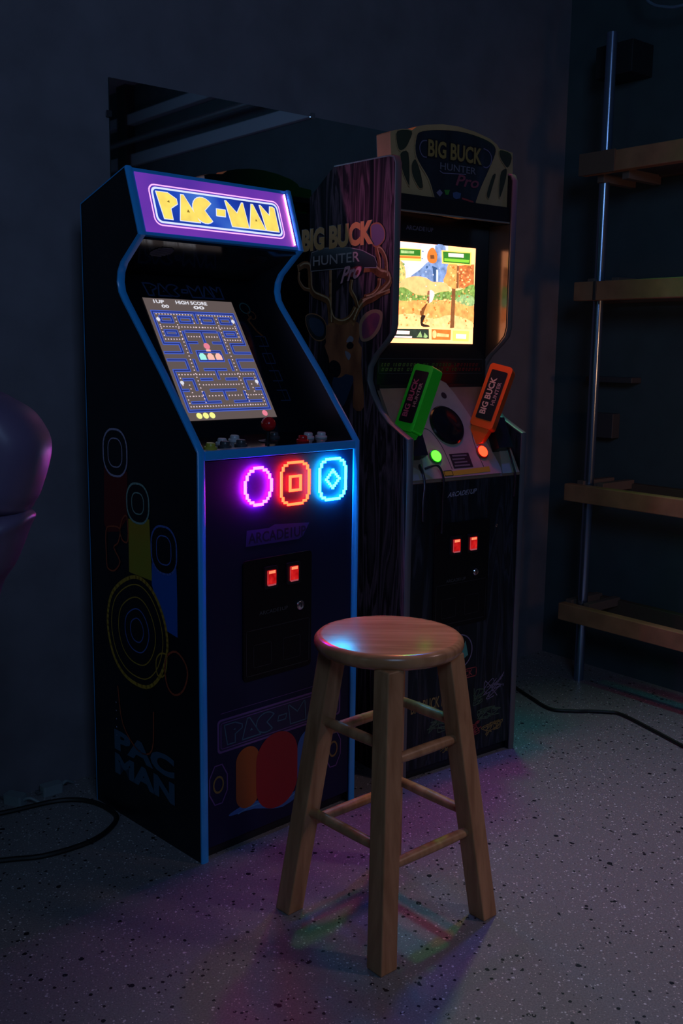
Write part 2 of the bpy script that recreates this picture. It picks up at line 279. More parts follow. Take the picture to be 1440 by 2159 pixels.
ART = json.loads('''{"s_ant_l":[[-0.347,1.268],[-0.35,1.304],[-0.361,1.33],[-0.393,1.342],[-0.429,1.353],[-0.445,1.372],[-0.448,1.401],[-0.455,1.431],[-0.481,1.437],[-0.505,1.431]],"s_ant_l2":[[-0.347,1.278],[-0.349,1.412]],"s_ant_l3":[[-0.452,1.365],[-0.48,1.371],[-0.504,1.393],[-0.505,1.415]],"s_ant_r":[[-0.244,1.272],[-0.224,1.302],[-0.196,1.323],[-0.156,1.334],[-0.118,1.35],[-0.092,1.37],[-0.1,1.39],[-0.131,1.398],[-0.159,1.412],[-0.19,1.413]],"s_ant_r2":[[-0.22,1.304],[-0.233,1.332],[-0.254,1.357],[-0.251,1.38]],"s_ant_r3":[[-0.188,1.335],[-0.157,1.341],[-0.134,1.358],[-0.13,1.377]],"s_ant_r4":[[-0.1,1.385],[-0.105,1.428],[-0.125,1.455],[-0.144,1.459],[-0.132,1.429],[-0.131,1.401]],"s_ant_r5":[[-0.204,1.326],[-0.091,1.349]],"s_brow":[[-0.347,1.304],[-0.334,1.281],[-0.299,1.271],[-0.261,1.28],[-0.236,1.304]],"s_head":[[-0.347,1.268],[-0.295,1.273],[-0.248,1.273],[-0.211,1.261],[-0.218,1.214],[-0.237,1.176],[-0.258,1.145],[-0.283,1.121],[-0.317,1.115],[-0.344,1.133],[-0.354,1.169],[-0.368,1.214],[-0.373,1.253]],"s_neck":[[-0.368,1.216],[-0.354,1.169],[-0.344,1.133],[-0.317,1.115],[-0.24,1.112],[-0.238,1.035],[-0.189,1.038],[-0.204,1.151],[-0.216,1.214]],"s_nose":[[-0.344,1.133],[-0.353,1.151],[-0.332,1.164],[-0.301,1.154],[-0.296,1.129],[-0.317,1.115]],"s_muzzle":[[-0.331,1.115],[-0.24,1.122],[-0.256,1.076],[-0.29,1.03],[-0.325,1.057]],"s_ear_r":[[-0.215,1.264],[-0.195,1.289],[-0.155,1.302],[-0.12,1.297],[-0.114,1.28],[-0.126,1.248],[-0.157,1.224],[-0.193,1.216],[-0.21,1.226]],"s_ear_ri":[[-0.202,1.261],[-0.183,1.281],[-0.151,1.293],[-0.128,1.287],[-0.127,1.273],[-0.142,1.248],[-0.169,1.229],[-0.197,1.226]],"s_ear_l":[[-0.369,1.266],[-0.396,1.287],[-0.437,1.296],[-0.47,1.288],[-0.46,1.253],[-0.427,1.224],[-0.391,1.219],[-0.368,1.232]],"s_ear_li":[[-0.378,1.261],[-0.401,1.279],[-0.437,1.285],[-0.454,1.277],[-0.442,1.251],[-0.414,1.232],[-0.382,1.234]],"s_eye":[[-0.27,1.206],[-0.255,1.216],[-0.238,1.209],[-0.242,1.199],[-0.261,1.196]],"s_white":[[-0.272,1.216],[-0.256,1.232],[-0.239,1.226],[-0.243,1.216],[-0.259,1.214]],"s_stripe":[[-0.276,1.191],[-0.25,1.181],[-0.258,1.165],[-0.271,1.175]],"s_banner":[[-0.444,1.448],[-0.44,1.469],[-0.381,1.478],[-0.265,1.472],[-0.204,1.46],[-0.151,1.44],[-0.139,1.42],[-0.143,1.411],[-0.256,1.417],[-0.444,1.417]],"s_moon":[[-0.166,1.523],[-0.135,1.525],[-0.113,1.506],[-0.112,1.483],[-0.133,1.468],[-0.152,1.467],[-0.164,1.479],[-0.169,1.504]],"s_flame":[[-0.318,1.357],[-0.318,1.385],[-0.297,1.409],[-0.256,1.427],[-0.207,1.424],[-0.194,1.414],[-0.21,1.395],[-0.255,1.385],[-0.288,1.376]],"s_flame2":[[-0.28,1.398],[-0.256,1.415],[-0.207,1.419],[-0.21,1.402],[-0.247,1.392]],"s_bb":[[-0.487,1.54],[-0.158,1.531],[-0.156,1.469],[-0.486,1.482]],"s_hunter":[[-0.433,1.463],[-0.216,1.456],[-0.213,1.429],[-0.433,1.434]],"t_out":[[-0.004,1.75],[0.016,1.757],[0.068,1.762],[0.087,1.775],[0.121,1.784],[0.179,1.793],[0.235,1.795],[0.297,1.79],[0.357,1.779],[0.386,1.767],[0.396,1.757],[0.45,1.753],[0.453,1.701],[0.439,1.602],[0.386,1.586],[0.337,1.566],[0.298,1.562],[0.159,1.568],[0.115,1.568],[0.08,1.582],[0.023,1.598],[0.002,1.665]],"t_inner":[[0.082,1.747],[0.094,1.763],[0.138,1.774],[0.193,1.781],[0.25,1.784],[0.308,1.78],[0.353,1.772],[0.377,1.76],[0.379,1.739],[0.357,1.696],[0.326,1.641],[0.309,1.603],[0.301,1.59],[0.162,1.583],[0.151,1.601],[0.129,1.646],[0.09,1.688],[0.079,1.715]],"t_r1":[[0.017,1.755],[0.068,1.761],[0.059,1.732],[0.046,1.714],[0.027,1.706],[0.016,1.724]],"t_r2":[[0.396,1.754],[0.439,1.75],[0.444,1.729],[0.429,1.708],[0.409,1.72],[0.395,1.736]],"t_s1":[[0.03,1.702],[0.058,1.705],[0.064,1.626],[0.057,1.626],[0.038,1.655],[0.031,1.681]],"t_s2":[[0.069,1.68],[0.083,1.692],[0.101,1.662],[0.111,1.629],[0.108,1.62],[0.096,1.62],[0.078,1.64],[0.069,1.659]],"t_s3":[[0.369,1.682],[0.384,1.686],[0.374,1.656],[0.361,1.621],[0.353,1.619],[0.349,1.633]],"t_s4":[[0.403,1.696],[0.427,1.706],[0.423,1.672],[0.406,1.628],[0.399,1.626],[0.397,1.659]],"t_bb":[[0.125,1.748],[0.328,1.748],[0.326,1.708],[0.127,1.704]],"t_hun":[[0.169,1.694],[0.304,1.702],[0.302,1.682],[0.169,1.675]],"t_fl":[[0.23,1.656],[0.262,1.67],[0.313,1.675],[0.314,1.66],[0.292,1.645],[0.26,1.642],[0.242,1.63]],"t_chain":[[0.169,1.672],[0.18,1.667],[0.266,1.673]],"t_lc":[[0.119,1.743],[0.105,1.74],[0.096,1.727],[0.098,1.713],[0.108,1.702],[0.12,1.701]],"t_rc":[[0.332,1.749],[0.351,1.744],[0.363,1.73],[0.36,1.711],[0.346,1.7],[0.334,1.701]],"t_i1":[[0.158,1.614],[0.171,1.624],[0.182,1.616],[0.172,1.605]],"t_i2":[[0.187,1.624],[0.208,1.626],[0.203,1.613],[0.193,1.612]],"t_i3":[[0.219,1.62],[0.233,1.624],[0.25,1.621],[0.247,1.608],[0.232,1.604],[0.221,1.608]],"t_i4":[[0.254,1.611],[0.298,1.605],[0.3,1.6],[0.254,1.606]],"b_full":[[0.069,1.486],[0.375,1.487],[0.368,1.215],[0.046,1.215]],"b_sky":[[0.069,1.486],[0.266,1.487],[0.271,1.385],[0.072,1.376]],"b_bluedark":[[0.217,1.484],[0.256,1.484],[0.254,1.441],[0.269,1.436],[0.253,1.387],[0.2,1.385],[0.186,1.396],[0.128,1.393],[0.161,1.415],[0.195,1.44],[0.222,1.441]],"b_mtn":[[0.209,1.428],[0.227,1.424],[0.231,1.386],[0.214,1.385]],"b_fall":[[0.223,1.419],[0.23,1.419],[0.231,1.386],[0.224,1.386]],"b_foliL":[[0.071,1.432],[0.1,1.431],[0.111,1.393],[0.092,1.372],[0.072,1.371]],"b_treeR":[[0.269,1.436],[0.304,1.436],[0.311,1.372],[0.253,1.385],[0.262,1.411]],"b_trunk1":[[0.299,1.434],[0.31,1.435],[0.311,1.372],[0.302,1.371]],"b_redR":[[0.31,1.435],[0.37,1.442],[0.372,1.375],[0.313,1.372]],"b_deer":[[0.072,1.371],[0.101,1.387],[0.145,1.397],[0.186,1.394],[0.21,1.385],[0.256,1.385],[0.271,1.375],[0.272,1.36],[0.215,1.355],[0.209,1.332],[0.147,1.339],[0.073,1.344]],"b_bush":[[0.073,1.356],[0.105,1.365],[0.153,1.347],[0.208,1.349],[0.243,1.359],[0.315,1.367],[0.373,1.385],[0.374,1.33],[0.294,1.338],[0.223,1.335],[0.154,1.332],[0.103,1.328],[0.074,1.332]],"b_bush2":[[0.301,1.34],[0.337,1.355],[0.373,1.348],[0.372,1.325],[0.331,1.326]],"b_ground":[[0.073,1.329],[0.216,1.335],[0.294,1.335],[0.373,1.325],[0.368,1.256],[0.069,1.254]],"b_gr2":[[0.074,1.287],[0.148,1.294],[0.218,1.283],[0.281,1.296],[0.367,1.28],[0.368,1.256],[0.069,1.252]],"b_leg":[[0.192,1.359],[0.21,1.352],[0.202,1.329],[0.192,1.323],[0.179,1.295],[0.189,1.293],[0.17,1.29],[0.166,1.305],[0.188,1.326]],"b_leg2":[[0.17,1.29],[0.186,1.29],[0.176,1.27],[0.201,1.264],[0.198,1.26],[0.17,1.263]],"b_pole":[[0.284,1.371],[0.298,1.369],[0.297,1.26],[0.281,1.259]],"b_pole2":[[0.274,1.434],[0.301,1.435],[0.3,1.369],[0.282,1.368]],"b_p1":[[0.07,1.469],[0.164,1.471],[0.165,1.438],[0.071,1.436]],"b_p1b":[[0.07,1.466],[0.161,1.469],[0.161,1.452],[0.071,1.449]],"b_p1c":[[0.089,1.463],[0.137,1.464],[0.137,1.457],[0.089,1.455]],"b_p1d":[[0.071,1.448],[0.162,1.451],[0.162,1.445],[0.071,1.442]],"b_ic":[[0.187,1.462],[0.197,1.475],[0.211,1.476],[0.223,1.459],[0.221,1.441],[0.209,1.435],[0.195,1.437],[0.186,1.447]],"b_icd":[[0.197,1.457],[0.211,1.458],[0.213,1.448],[0.198,1.447]],"b_p2":[[0.239,1.473],[0.356,1.475],[0.356,1.438],[0.242,1.437]],"b_p2b":[[0.244,1.47],[0.351,1.472],[0.351,1.441],[0.247,1.441]],"b_p2c":[[0.265,1.467],[0.325,1.468],[0.325,1.458],[0.266,1.457]],"b_p2d":[[0.25,1.452],[0.348,1.453],[0.346,1.445],[0.25,1.444]],"b_cloud":[[0.117,1.413],[0.127,1.421],[0.141,1.414],[0.138,1.404],[0.124,1.398]],"b_bar":[[0.068,1.259],[0.37,1.256],[0.368,1.215],[0.046,1.215]],"b_b1":[[0.059,1.252],[0.198,1.254],[0.2,1.227],[0.053,1.227]],"b_b1t":[[0.069,1.248],[0.127,1.247],[0.126,1.238],[0.069,1.238]],"b_b1t2":[[0.069,1.233],[0.136,1.233],[0.135,1.228],[0.068,1.229]],"b_b1g":[[0.153,1.231],[0.167,1.248],[0.174,1.231]],"b_b1g2":[[0.178,1.231],[0.182,1.244],[0.195,1.234],[0.188,1.229]],"b_b2":[[0.208,1.254],[0.283,1.254],[0.282,1.225],[0.209,1.225]],"b_b2a":[[0.212,1.247],[0.222,1.251],[0.228,1.24],[0.223,1.23],[0.213,1.232]],"b_b2t":[[0.23,1.244],[0.276,1.241],[0.275,1.233],[0.228,1.234]],"b_b3":[[0.29,1.252],[0.355,1.251],[0.354,1.222],[0.29,1.223]],"b_b3t":[[0.303,1.243],[0.344,1.242],[0.343,1.229],[0.303,1.23]],"p_r_hd":[[-0.391,0.883],[-0.388,0.951],[-0.376,0.98],[-0.351,0.997],[-0.323,0.997],[-0.301,0.981],[-0.284,0.959],[-0.285,0.885]],"p_r_col":[[-0.39,0.901],[-0.285,0.898],[-0.289,0.784],[-0.33,0.746],[-0.383,0.738],[-0.397,0.759]],"p_y_hd":[[-0.289,0.79],[-0.288,0.849],[-0.272,0.874],[-0.242,0.809],[-0.217,0.874],[-0.195,0.857],[-0.194,0.794],[-0.228,0.783],[-0.262,0.779]],"p_y_col":[[-0.285,0.784],[-0.194,0.794],[-0.187,0.647],[-0.286,0.652]],"p_b_hd":[[-0.187,0.673],[-0.186,0.745],[-0.169,0.773],[-0.14,0.785],[-0.112,0.776],[-0.095,0.754],[-0.085,0.727],[-0.084,0.682]],"p_b_col":[[-0.186,0.692],[-0.086,0.694],[-0.084,0.603],[-0.163,0.588],[-0.188,0.638]],"p_redg":[[-0.387,0.662],[-0.387,0.74],[-0.362,0.755],[-0.322,0.754],[-0.331,0.719],[-0.352,0.703],[-0.325,0.672],[-0.351,0.645],[-0.38,0.645]],"p_redg2":[[-0.322,0.751],[-0.309,0.781],[-0.289,0.788],[-0.287,0.73],[-0.311,0.727]],"p_ring":[[-0.359,0.592],[-0.299,0.632],[-0.241,0.645],[-0.187,0.624],[-0.146,0.576],[-0.127,0.521],[-0.132,0.471],[-0.163,0.414],[-0.219,0.376],[-0.302,0.379],[-0.36,0.417],[-0.388,0.482],[-0.385,0.543]],"p_arc1":[[-0.369,0.523],[-0.337,0.497],[-0.285,0.486],[-0.228,0.49],[-0.172,0.518]],"p_arc2":[[-0.163,0.513],[-0.186,0.458],[-0.237,0.41],[-0.301,0.405],[-0.353,0.434],[-0.37,0.497]],"p_bl1":[[-0.367,0.568],[-0.335,0.53],[-0.313,0.513],[-0.342,0.525],[-0.368,0.546],[-0.35,0.568],[-0.314,0.564]],"p_bl2":[[-0.302,0.555],[-0.314,0.575],[-0.286,0.616],[-0.271,0.604],[-0.282,0.566],[-0.303,0.53]],"p_bl3":[[-0.264,0.541],[-0.256,0.575],[-0.221,0.603],[-0.212,0.587],[-0.226,0.545],[-0.249,0.512],[-0.268,0.515]],"p_glo":[[-0.138,0.445],[-0.125,0.479],[-0.09,0.495],[-0.057,0.478],[-0.046,0.45],[-0.064,0.408],[-0.099,0.388],[-0.128,0.402]],"p_glo2":[[-0.174,0.454],[-0.155,0.476],[-0.129,0.475],[-0.139,0.427],[-0.169,0.42]],"p_br":[[-0.317,0.323],[-0.31,0.343],[-0.277,0.367],[-0.213,0.376],[-0.196,0.337],[-0.179,0.291],[-0.18,0.236]],"p_br2":[[-0.317,0.323],[-0.294,0.262],[-0.256,0.239],[-0.186,0.249]],"p_br3":[[-0.304,0.326],[-0.265,0.329],[-0.216,0.284]],"p_PAC":[[-0.372,0.224],[-0.106,0.201],[-0.107,0.165],[-0.375,0.165]],"p_MAN":[[-0.375,0.157],[-0.107,0.172],[-0.105,0.112],[-0.377,0.114]],"p_dots":[[-0.36,0.342],[-0.359,0.254]]}''')
# =================================================================== CABINET ONE (neon marks on the front)
PTH = R(44.242345)
pac = empty('arcade_cabinet', (-0.31622, 2.18600, 0), PTH, 'black upright arcade cabinet with blue edges and yellow lettered marquee, neon marks on its front', 'arcade cabinet')
PW = 0.50; TH = .017
black = mat('black_laminate', (.006, .009, .014), .38, var=.2, scale=12)
navy = mat('navy_front_vinyl', (.005, .009, .045), .55, spec=.3)
blue = mat('blue_edge_trim', (.03, .42, 1.0), .25, spec=.8)
gloss = mat('black_gloss_acrylic', (.004, .006, .01), .12)
satin = mat('black_satin_plastic', (.012, .013, .016), .35)
chrome = mat('chrome', (.6, .62, .65), .2, 1.0)
prof = [(0, 0), (0, .967), (.022, .995), (.136, 1.133), (.288, 1.302), (.303, 1.322), (.309, 1.345), (.305, 1.368), (.292, 1.388), (.216, 1.447), (.268, 1.600), (.467, 1.536), (.467, 0)]
ofs = lambda p, k: None
for x0, x1, pl, nm in ((0, TH, Pl((0, 0, 0), (0, -1, 0), (0, 0, 1)), 'l'), (PW - TH, PW, Pl((PW - TH, 0, 0), (0, -1, 0), (0, 0, 1)), 'r')):
    g = G()
    P3 = [(-v, z) for v, z in prof]
    g.prism(pl, P3, black, -TH, 0)               # normal is -u
    sp = g.build('side_panel', pac)
    if nm == 'l': left_side = sp
    # blue T-moulding along the front and top edge
    g = G(); path = [(v, z) for v, z in prof]
    loop = [Vector((0, v, z)) for v, z in path]
    w = TH / 2 + .0012
    cx = x0 + TH / 2
    vs = []; n = len(path)
    for i, (v, z) in enumerate(path):
        a = Vector((path[i - 1][0], path[i - 1][1])) if i else None; c = Vector((path[i + 1][0], path[i + 1][1])) if i < n - 1 else None
        p = Vector((v, z)); t = ((c - p).normalized() if c else Vector((0, 0))) + ((p - a).normalized() if a else Vector((0, 0)))
        t.normalize(); nn = Vector((-t.y, t.x))  # outward (towards -v when going up)
        for du, h in ((-w, -.003), (-w, .001), (-w * .5, .0035), (w * .5, .0035), (w, .001), (w, -.003)):
            q = p + nn * h; vs.append((cx + du, q.x, q.y))
    fs = [(i * 6 + k, i * 6 + k + 1, (i + 1) * 6 + k + 1, (i + 1) * 6 + k) for i in range(n - 1) for k in range(5)]
    g.add(vs, fs, blue, True); g.build('edge_trim', pac, label='blue edge trim')
for P3 in (left_side,):
    for p in P3.data.polygons: pass
# rear, top, front boards
g = G()
g.box((TH, .447, 0), (PW - TH, .462, 1.53), black); g.build('rear_board', pac)
g = G(); plT = Pl((TH, .268, 1.593), (1, 0, 0), (0, .2, -.064))
g.prism(plT, [(0, 0), (PW - 2 * TH, 0), (PW - 2 * TH, .205), (0, .205)], black, -.012, -.002); g.build('top_board', pac)
F = Pl((0, .004, 0), (1, 0, 0), (0, 0, 1))      # front plane, normal -v
g = G(); g.box((TH, .004, .03), (PW - TH, .018, .945), navy); g.box((TH, .02, 0), (PW - TH, .035, .03), black)
front = g.build('front_panel', pac)
# control panel
DP = Pl((0, -.002, .968), (1, 0, 0), (0, .172, .014))
g = G(); g.prism(DP, [(TH, 0), (PW - TH, 0), (PW - TH, .178), (TH, .178)], gloss, -.012, 0)
deck = g.build('control_panel', pac)
g = G(); g.box((TH, -.005, .948), (PW - TH, .006, .9695), blue); g.build('front_trim', pac, .002, label='blue front trim')
g = G(); g.rect(DP, TH + .002, .001, .16, .022, mat('painted_deck_glow', (.5, .5, .55), .4), .0006)  # pale strips paint the light along the deck's front edge
g.rect(DP, .16, .001, .205, .014, MATS['painted_deck_glow'], .0006); g.build('deck_glow_strip', deck)
red = mat('red_plastic', (.55, .01, .015), .18); white_p = mat('white_button_plastic', (.55, .56, .6), .25); yel = mat('yellow_button_plastic', (.45, .42, .05), .3); dkb = mat('dark_grey_plastic', (.05, .06, .07), .3)
def button(x, y, M, r=.0155, parent=None):
    g = G(); g.lathe(DP.at(x, y, 0), DP.n, [(r, 0), (r, .004), (r * .86, .006), (r * .8, .006)], M)
    o = g.build('button', deck); g = G(); g.lathe(DP.at(x, y, .005), DP.n, [(r * .72, 0), (r * .72, .007), (r * .6, .0095), (.002, .010)], M); g.build('plunger', o)
    return o
for x, y, M in ((.052, .026, yel), (.118, .070, white_p), (.100, .036, dkb), (.178, .100, white_p), (.342, .040, red), (.392, .075, white_p), (.432, .070, white_p), (.305, .105, dkb), (.150, .040, dkb)):
    button(x, y, M)
g = G(); g.lathe(DP.at(.252, .066, 0), DP.n, [(.022, 0), (.022, .002), (.012, .004), (.0055, .006), (.0055, .03)], satin)
stick = g.build('joystick', deck)
g = G(); g.lathe(DP.at(.252, .066, .025), DP.n, [(.0175 * math.sin(math.pi * k / 12) + .0005, .0175 * (1 - math.cos(math.pi * k / 12))) for k in range(13)], red); g.build('ball_top', stick, label='red ball top')
# screen bezel plane
SN = Vector((0, -1, .64)).normalized()
SP = Pl((0, .18, 1.0), (1, 0, 0), (0, .64, 1))   # y coordinate = along slope
assert SP.n.dot(SN) > .9 or True
sl = math.sqrt(1 + .64 ** 2)
g = G(); g.prism(SP, [(TH, -.03 * sl), (PW - TH, -.03 * sl), (PW - TH, .385 * sl), (TH, .385 * sl)], gloss, -.01, 0)
bez_o = g.build('screen_bezel', pac)
dim = mat('dim_print_blue', (.02, .045, .11), .4); dimr = mat('dim_print_rust', (.16, .05, .015), .4); dimt = mat('dim_print_teal', (.03, .10, .10), .4)
for q_ in ('figure', 'blocks'):
    g = G()
    if q_ == 'figure':
        for cx, cz, rr, M in ((.43, 1.300, .018, dimt), (.445, 1.282, .014, dimr)): g.disc(SP, cx, (cz - 1) * sl, rr, M, .0006, r0=.8)
        g.stroke(SP, [(.440, .278 * sl), (.425, .268 * sl), (.44, .24 * sl), (.455, .225 * sl)], .006, dimr, .0006)
    else:
        for k, zc in enumerate((.20, .155, .11, .06)): g.stroke(SP, [(.428, zc * sl), (.46, zc * sl), (.46, (zc + .026) * sl), (.428, (zc + .026) * sl)], .003, dim, .0006, closed=(k == 1))
        g.stroke(SP, [(.444, .226 * sl), (.444, .06 * sl)], .0012, dim, .0005)
    g.build('bezel_marks', bez_o)
m_dk = glow('marquee_shade', rgb(140, 110, 40), 1.0)
LET = {
 'P': ([(0, 1), (.09, 1), (.15, .80), (.15, .62), (.09, .42), (.09, 0), (.025, 0)], [(.07, .66), (.09, .72), (.09, .62)]),
 'A': ([(.15, 0), (.31, 0), (.215, 1), (.195, 1)], [(.215, .34), (.24, .34), (.228, .46)]),
 'C': ([(.36 + .088 * math.cos(R(q)), .5 + .5 * math.sin(R(q))) for q in range(38, 323, 15)] + [(.365, .5)], None),
 '-': ([(.462, .36), (.535, .36), (.545, .62), (.472, .62)], None),
 'M': ([(.58, 0), (.725, 0), (.715, 1), (.705, 1), (.645, .55), (.57, 1), (.56, 1)], None),
 'a': ([(.735, 0), (.875, 0), (.805, 1), (.79, 1)], [(.795, .32), (.815, .32), (.805, .42)]),
 'N': ([(.885, 0), (1, 0), (1, .96), (.985, 1), (.96, 1), (.94, .62), (.875, 1), (.865, 1)], None)}
def letters(gg, pl, x0, y0, w, hh, edge, fill, ew, h0, dy=0):
    for ch, (o, hole) in LET.items():
        pts = [(x0 + a * w, y0 + b_ * hh + a * dy) for a, b_ in o]
        if fill: gg.poly(pl, pts, edge, h0); gg.stroke(pl, pts, ew, edge, h0, True); gg.poly(pl, pts, fill, h0 + .0004)
        else: gg.stroke(pl, pts, ew, edge, h0, True)
        if hole: gg.poly(pl, [(x0 + a * w, y0 + b_ * hh + a * dy) for a, b_ in hole], m_dk if fill else edge, h0 + .0007)
# screen
GX0, GX1, GY0, GY1 = .1125, .3905, .0195 * sl, .3145 * sl
s_bg = glow('screen_glare_grey', rgb(96, 84, 82), 1.0); s_wall = glow('maze_blue', rgb(68, 92, 190), 1.05); s_wall2 = glow('maze_deep_blue', rgb(36, 48, 118), 1.0); s_dot = glow('maze_dot', rgb(230, 205, 215), 1.0)
s_w = glow('screen_white', rgb(225, 225, 235), 1.0); s_y = glow('screen_yellow', rgb(240, 240, 140), 1.1); s_pk = glow('screen_pink', rgb(235, 130, 150), 1.0); s_pc = glow('screen_peach', rgb(245, 185, 170), 1.1); s_tl = glow('screen_aqua', rgb(160, 240, 225), 1.1)
g = G(); g.rect(SP, GX0, GY0, GX1, GY1, s_bg, .002)  # grey base puts the glare on the screen into its emission
gw, gh = GX1 - GX0, GY1 - GY0
mx = lambda u: GX0 + gw * u
my = lambda v: GY0 + gh * v
def wl(pts, closed=False, h=.0026):
    P2 = [(mx(a), my(b)) for a, b in pts]; g.stroke(SP, P2, .0085, s_wall, h, closed); g.stroke(SP, P2, .0034, s_wall2, h + .0003, closed)
def blk(x0, y0, x1, y1): wl([(x0, y0), (x1, y0), (x1, y1), (x0, y1)], True)
wl([(.045, .62), (.045, .885), (.955, .885), (.955, .62), (.79, .62), (.79, .545), (.98, .545)])
wl([(.045, .62), (.21, .62), (.21, .545), (.02, .545)])
wl([(.02, .485), (.21, .485), (.21, .40), (.045, .40), (.045, .075), (.955, .075), (.955, .40), (.79, .40), (.79, .485), (.98, .485)])
for q in ((.11, .80, .23, .845), (.31, .80, .44, .845), (.56, .80, .69, .845), (.77, .80, .89, .845), (.11, .69, .23, .725), (.77, .69, .89, .725), (.37, .48, .63, .555)): blk(*q)
wl([(.5, .885), (.5, .80)]); wl([(.33, .725), (.67, .725)]); wl([(.5, .725), (.5, .635)]); wl([(.30, .72), (.30, .545)]); wl([(.70, .72), (.70, .545)]); wl([(.30, .63), (.41, .63)]); wl([(.70, .63), (.59, .63)])
wl([(.30, .485), (.30, .40)]); wl([(.70, .485), (.70, .40)]); wl([(.38, .405), (.62, .405)]); wl([(.5, .405), (.5, .33)])
wl([(.30, .325), (.42, .325)]); wl([(.58, .325), (.70, .325)]); wl([(.11, .325), (.21, .325), (.21, .24)]); wl([(.89, .325), (.79, .325), (.79, .24)])
wl([(.36, .235), (.64, .235)]); wl([(.5, .235), (.5, .16)]); wl([(.11, .14), (.42, .14)]); wl([(.27, .22), (.27, .14)]); wl([(.89, .14), (.58, .14)]); wl([(.73, .22), (.73, .14)]); wl([(.045, .24), (.12, .24)]); wl([(.955, .24), (.88, .24)])
def dots(a, b, n):
    for k in range(n):
        t = k / (n - 1); cx = mx(a[0] + (b[0] - a[0]) * t); cy = my(a[1] + (b[1] - a[1]) * t)
        g.rect(SP, cx - .0016, cy - .0016, cx + .0016, cy + .0016, s_dot, .0032)
for (a, b, n) in (((.08, .865), (.46, .865), 13), ((.54, .865), (.92, .865), 13), ((.08, .76), (.92, .76), 27), ((.08, .655), (.26, .655), 7), ((.74, .655), (.92, .655), 7), ((.34, .68), (.46, .68), 5), ((.54, .68), (.66, .68), 5),
                  ((.08, .865), (.08, .655), 8), ((.92, .865), (.92, .655), 8), ((.27, .865), (.255, .11), 27), ((.73, .865), (.745, .11), 27), ((.46, .865), (.46, .76), 4), ((.54, .865), (.54, .76), 4),
                  ((.08, .365), (.46, .365), 13), ((.54, .365), (.92, .365), 13), ((.08, .365), (.08, .28), 4), ((.92, .365), (.92, .28), 4), ((.30, .28), (.70, .28), 14), ((.08, .19), (.24, .19), 6), ((.76, .19), (.92, .19), 6), ((.32, .19), (.46, .19), 5), ((.54, .19), (.68, .19), 5),
                  ((.08, .108), (.92, .108), 29), ((.08, .19), (.08, .108), 4), ((.92, .19), (.92, .108), 4), ((.15, .28), (.15, .19), 4), ((.85, .28), (.85, .19), 4)): dots(a, b, n)
for a, b in ((.08, .82), (.92, .82), (.08, .30), (.92, .30)): g.disc(SP, mx(a), my(b), .0055, s_w, .0034, n=12)
for a, M in ((.41, s_tl), (.5, s_pc), (.59, s_pc)): g.prism(SP, [(mx(a - .035), my(.487)), (mx(a + .035), my(.487)), (mx(a + .035), my(.520)), (mx(a + .015), my(.540)), (mx(a - .015), my(.540)), (mx(a - .035), my(.520))], M, .003, .0036)
g.disc(SP, mx(.5), my(.600), .0095, s_pk, .0036, n=14); g.rect(SP, mx(.475), my(.556), mx(.525), my(.572), s_pc, .0036)
for a in (.13, .20, .27): g.disc(SP, mx(a), my(.035), .0085, s_y, .0034, n=14)
g.disc(SP, mx(.87), my(.035), .0085, s_pk, .0034, n=12)
g.text(SP, '1UP', mx(.10), my(.955), .032, .0105, s_w, .0034, .03); g.text(SP, 'HIGH SCORE', mx(.34), my(.955), .098, .0105, s_w, .0034, .03)
g.text(SP, '00', mx(.17), my(.918), .022, .0095, s_w, .0034, .03); g.text(SP, '00', mx(.52), my(.918), .034, .0095, s_w, .0034, .03)
g.build('screen', bez_o, label='lit portrait screen showing a blue maze')
g = G(); letters(g, SP, .130, .322 * sl, .24, .036, mat('dim_letter_outline', (.03, .06, .15), .4), None, .0045, .0008); g.build('bezel_marks', bez_o)  # dim blue letter outlines on the bezel above the screen
# speaker board below marquee
SB = Pl((0, .226, 1.4435), (1, 0, 0), (0, .175, -.055))
g = G(); g.prism(SB, [(TH, 0), (PW - TH, 0), (PW - TH, .20), (TH, .20)], gloss, -.006, .004)
sb = g.build('speaker_board', pac)
SBn = Pl(SB.o, (1, 0, 0), -SB.ey)                # faces down
for x in (.105, .395):
    g = G()
    g.lathe(Vector(SB.at(x, .06)), -SB.n, [(.040, 0), (.040, .003), (.034, .0055), (.033, .004), (.030, .003)], mat('speaker_grey_ring', (.22, .25, .28), .25), n=32)
    sg = g.build('speaker', sb); g = G()
    for k in range(-4, 5):
        wd = math.sqrt(.029 ** 2 - (k * .0062) ** 2)
        c = SB.at(x, .06 + k * .0062) - SB.n * .0065
        g.tube([c - Vector((wd, 0, 0)), c + Vector((wd, 0, 0))], .0016, satin, n=6)
    g.build('grille', sg)
# marquee
MY = Vector((0, .052, .153)).normalized()
MP = Pl((0, .2155, 1.447), (1, 0, 0), MY)
ml = math.hypot(.052, .153)
def mq(u, v): return (TH + .004 + (PW - 2 * TH - .008) * u, .008 + (ml - .018) * v)
mw, mh = PW - 2 * TH - .008, ml - .018
m_vi = ramp_mat('marquee_violet', [(.3, rgb(84, 46, 160)), (.55, rgb(112, 52, 172)), (.75, rgb(140, 58, 170))], scale=4, emit=1.0, detail=2)
m_bl = ramp_mat('marquee_blue', [(.35, rgb(22, 40, 140)), (.6, rgb(30, 70, 185)), (.8, rgb(90, 150, 230))], scale=5, emit=1.0, detail=1)
m_pk = glow('marquee_pink_line', rgb(250, 175, 240), 1.3); m_wh = glow('marquee_white_line', rgb(215, 225, 250), 1.1)
m_ye = glow('marquee_yellow', rgb(246, 216, 100), 1.12, .12, 30); pass
g = G(); a, c = mq(0, 0), mq(1, 1)
g.prism(MP, [(TH, 0), (PW - TH, 0), (PW - TH, ml), (TH, ml)], blue, -.012, 0)
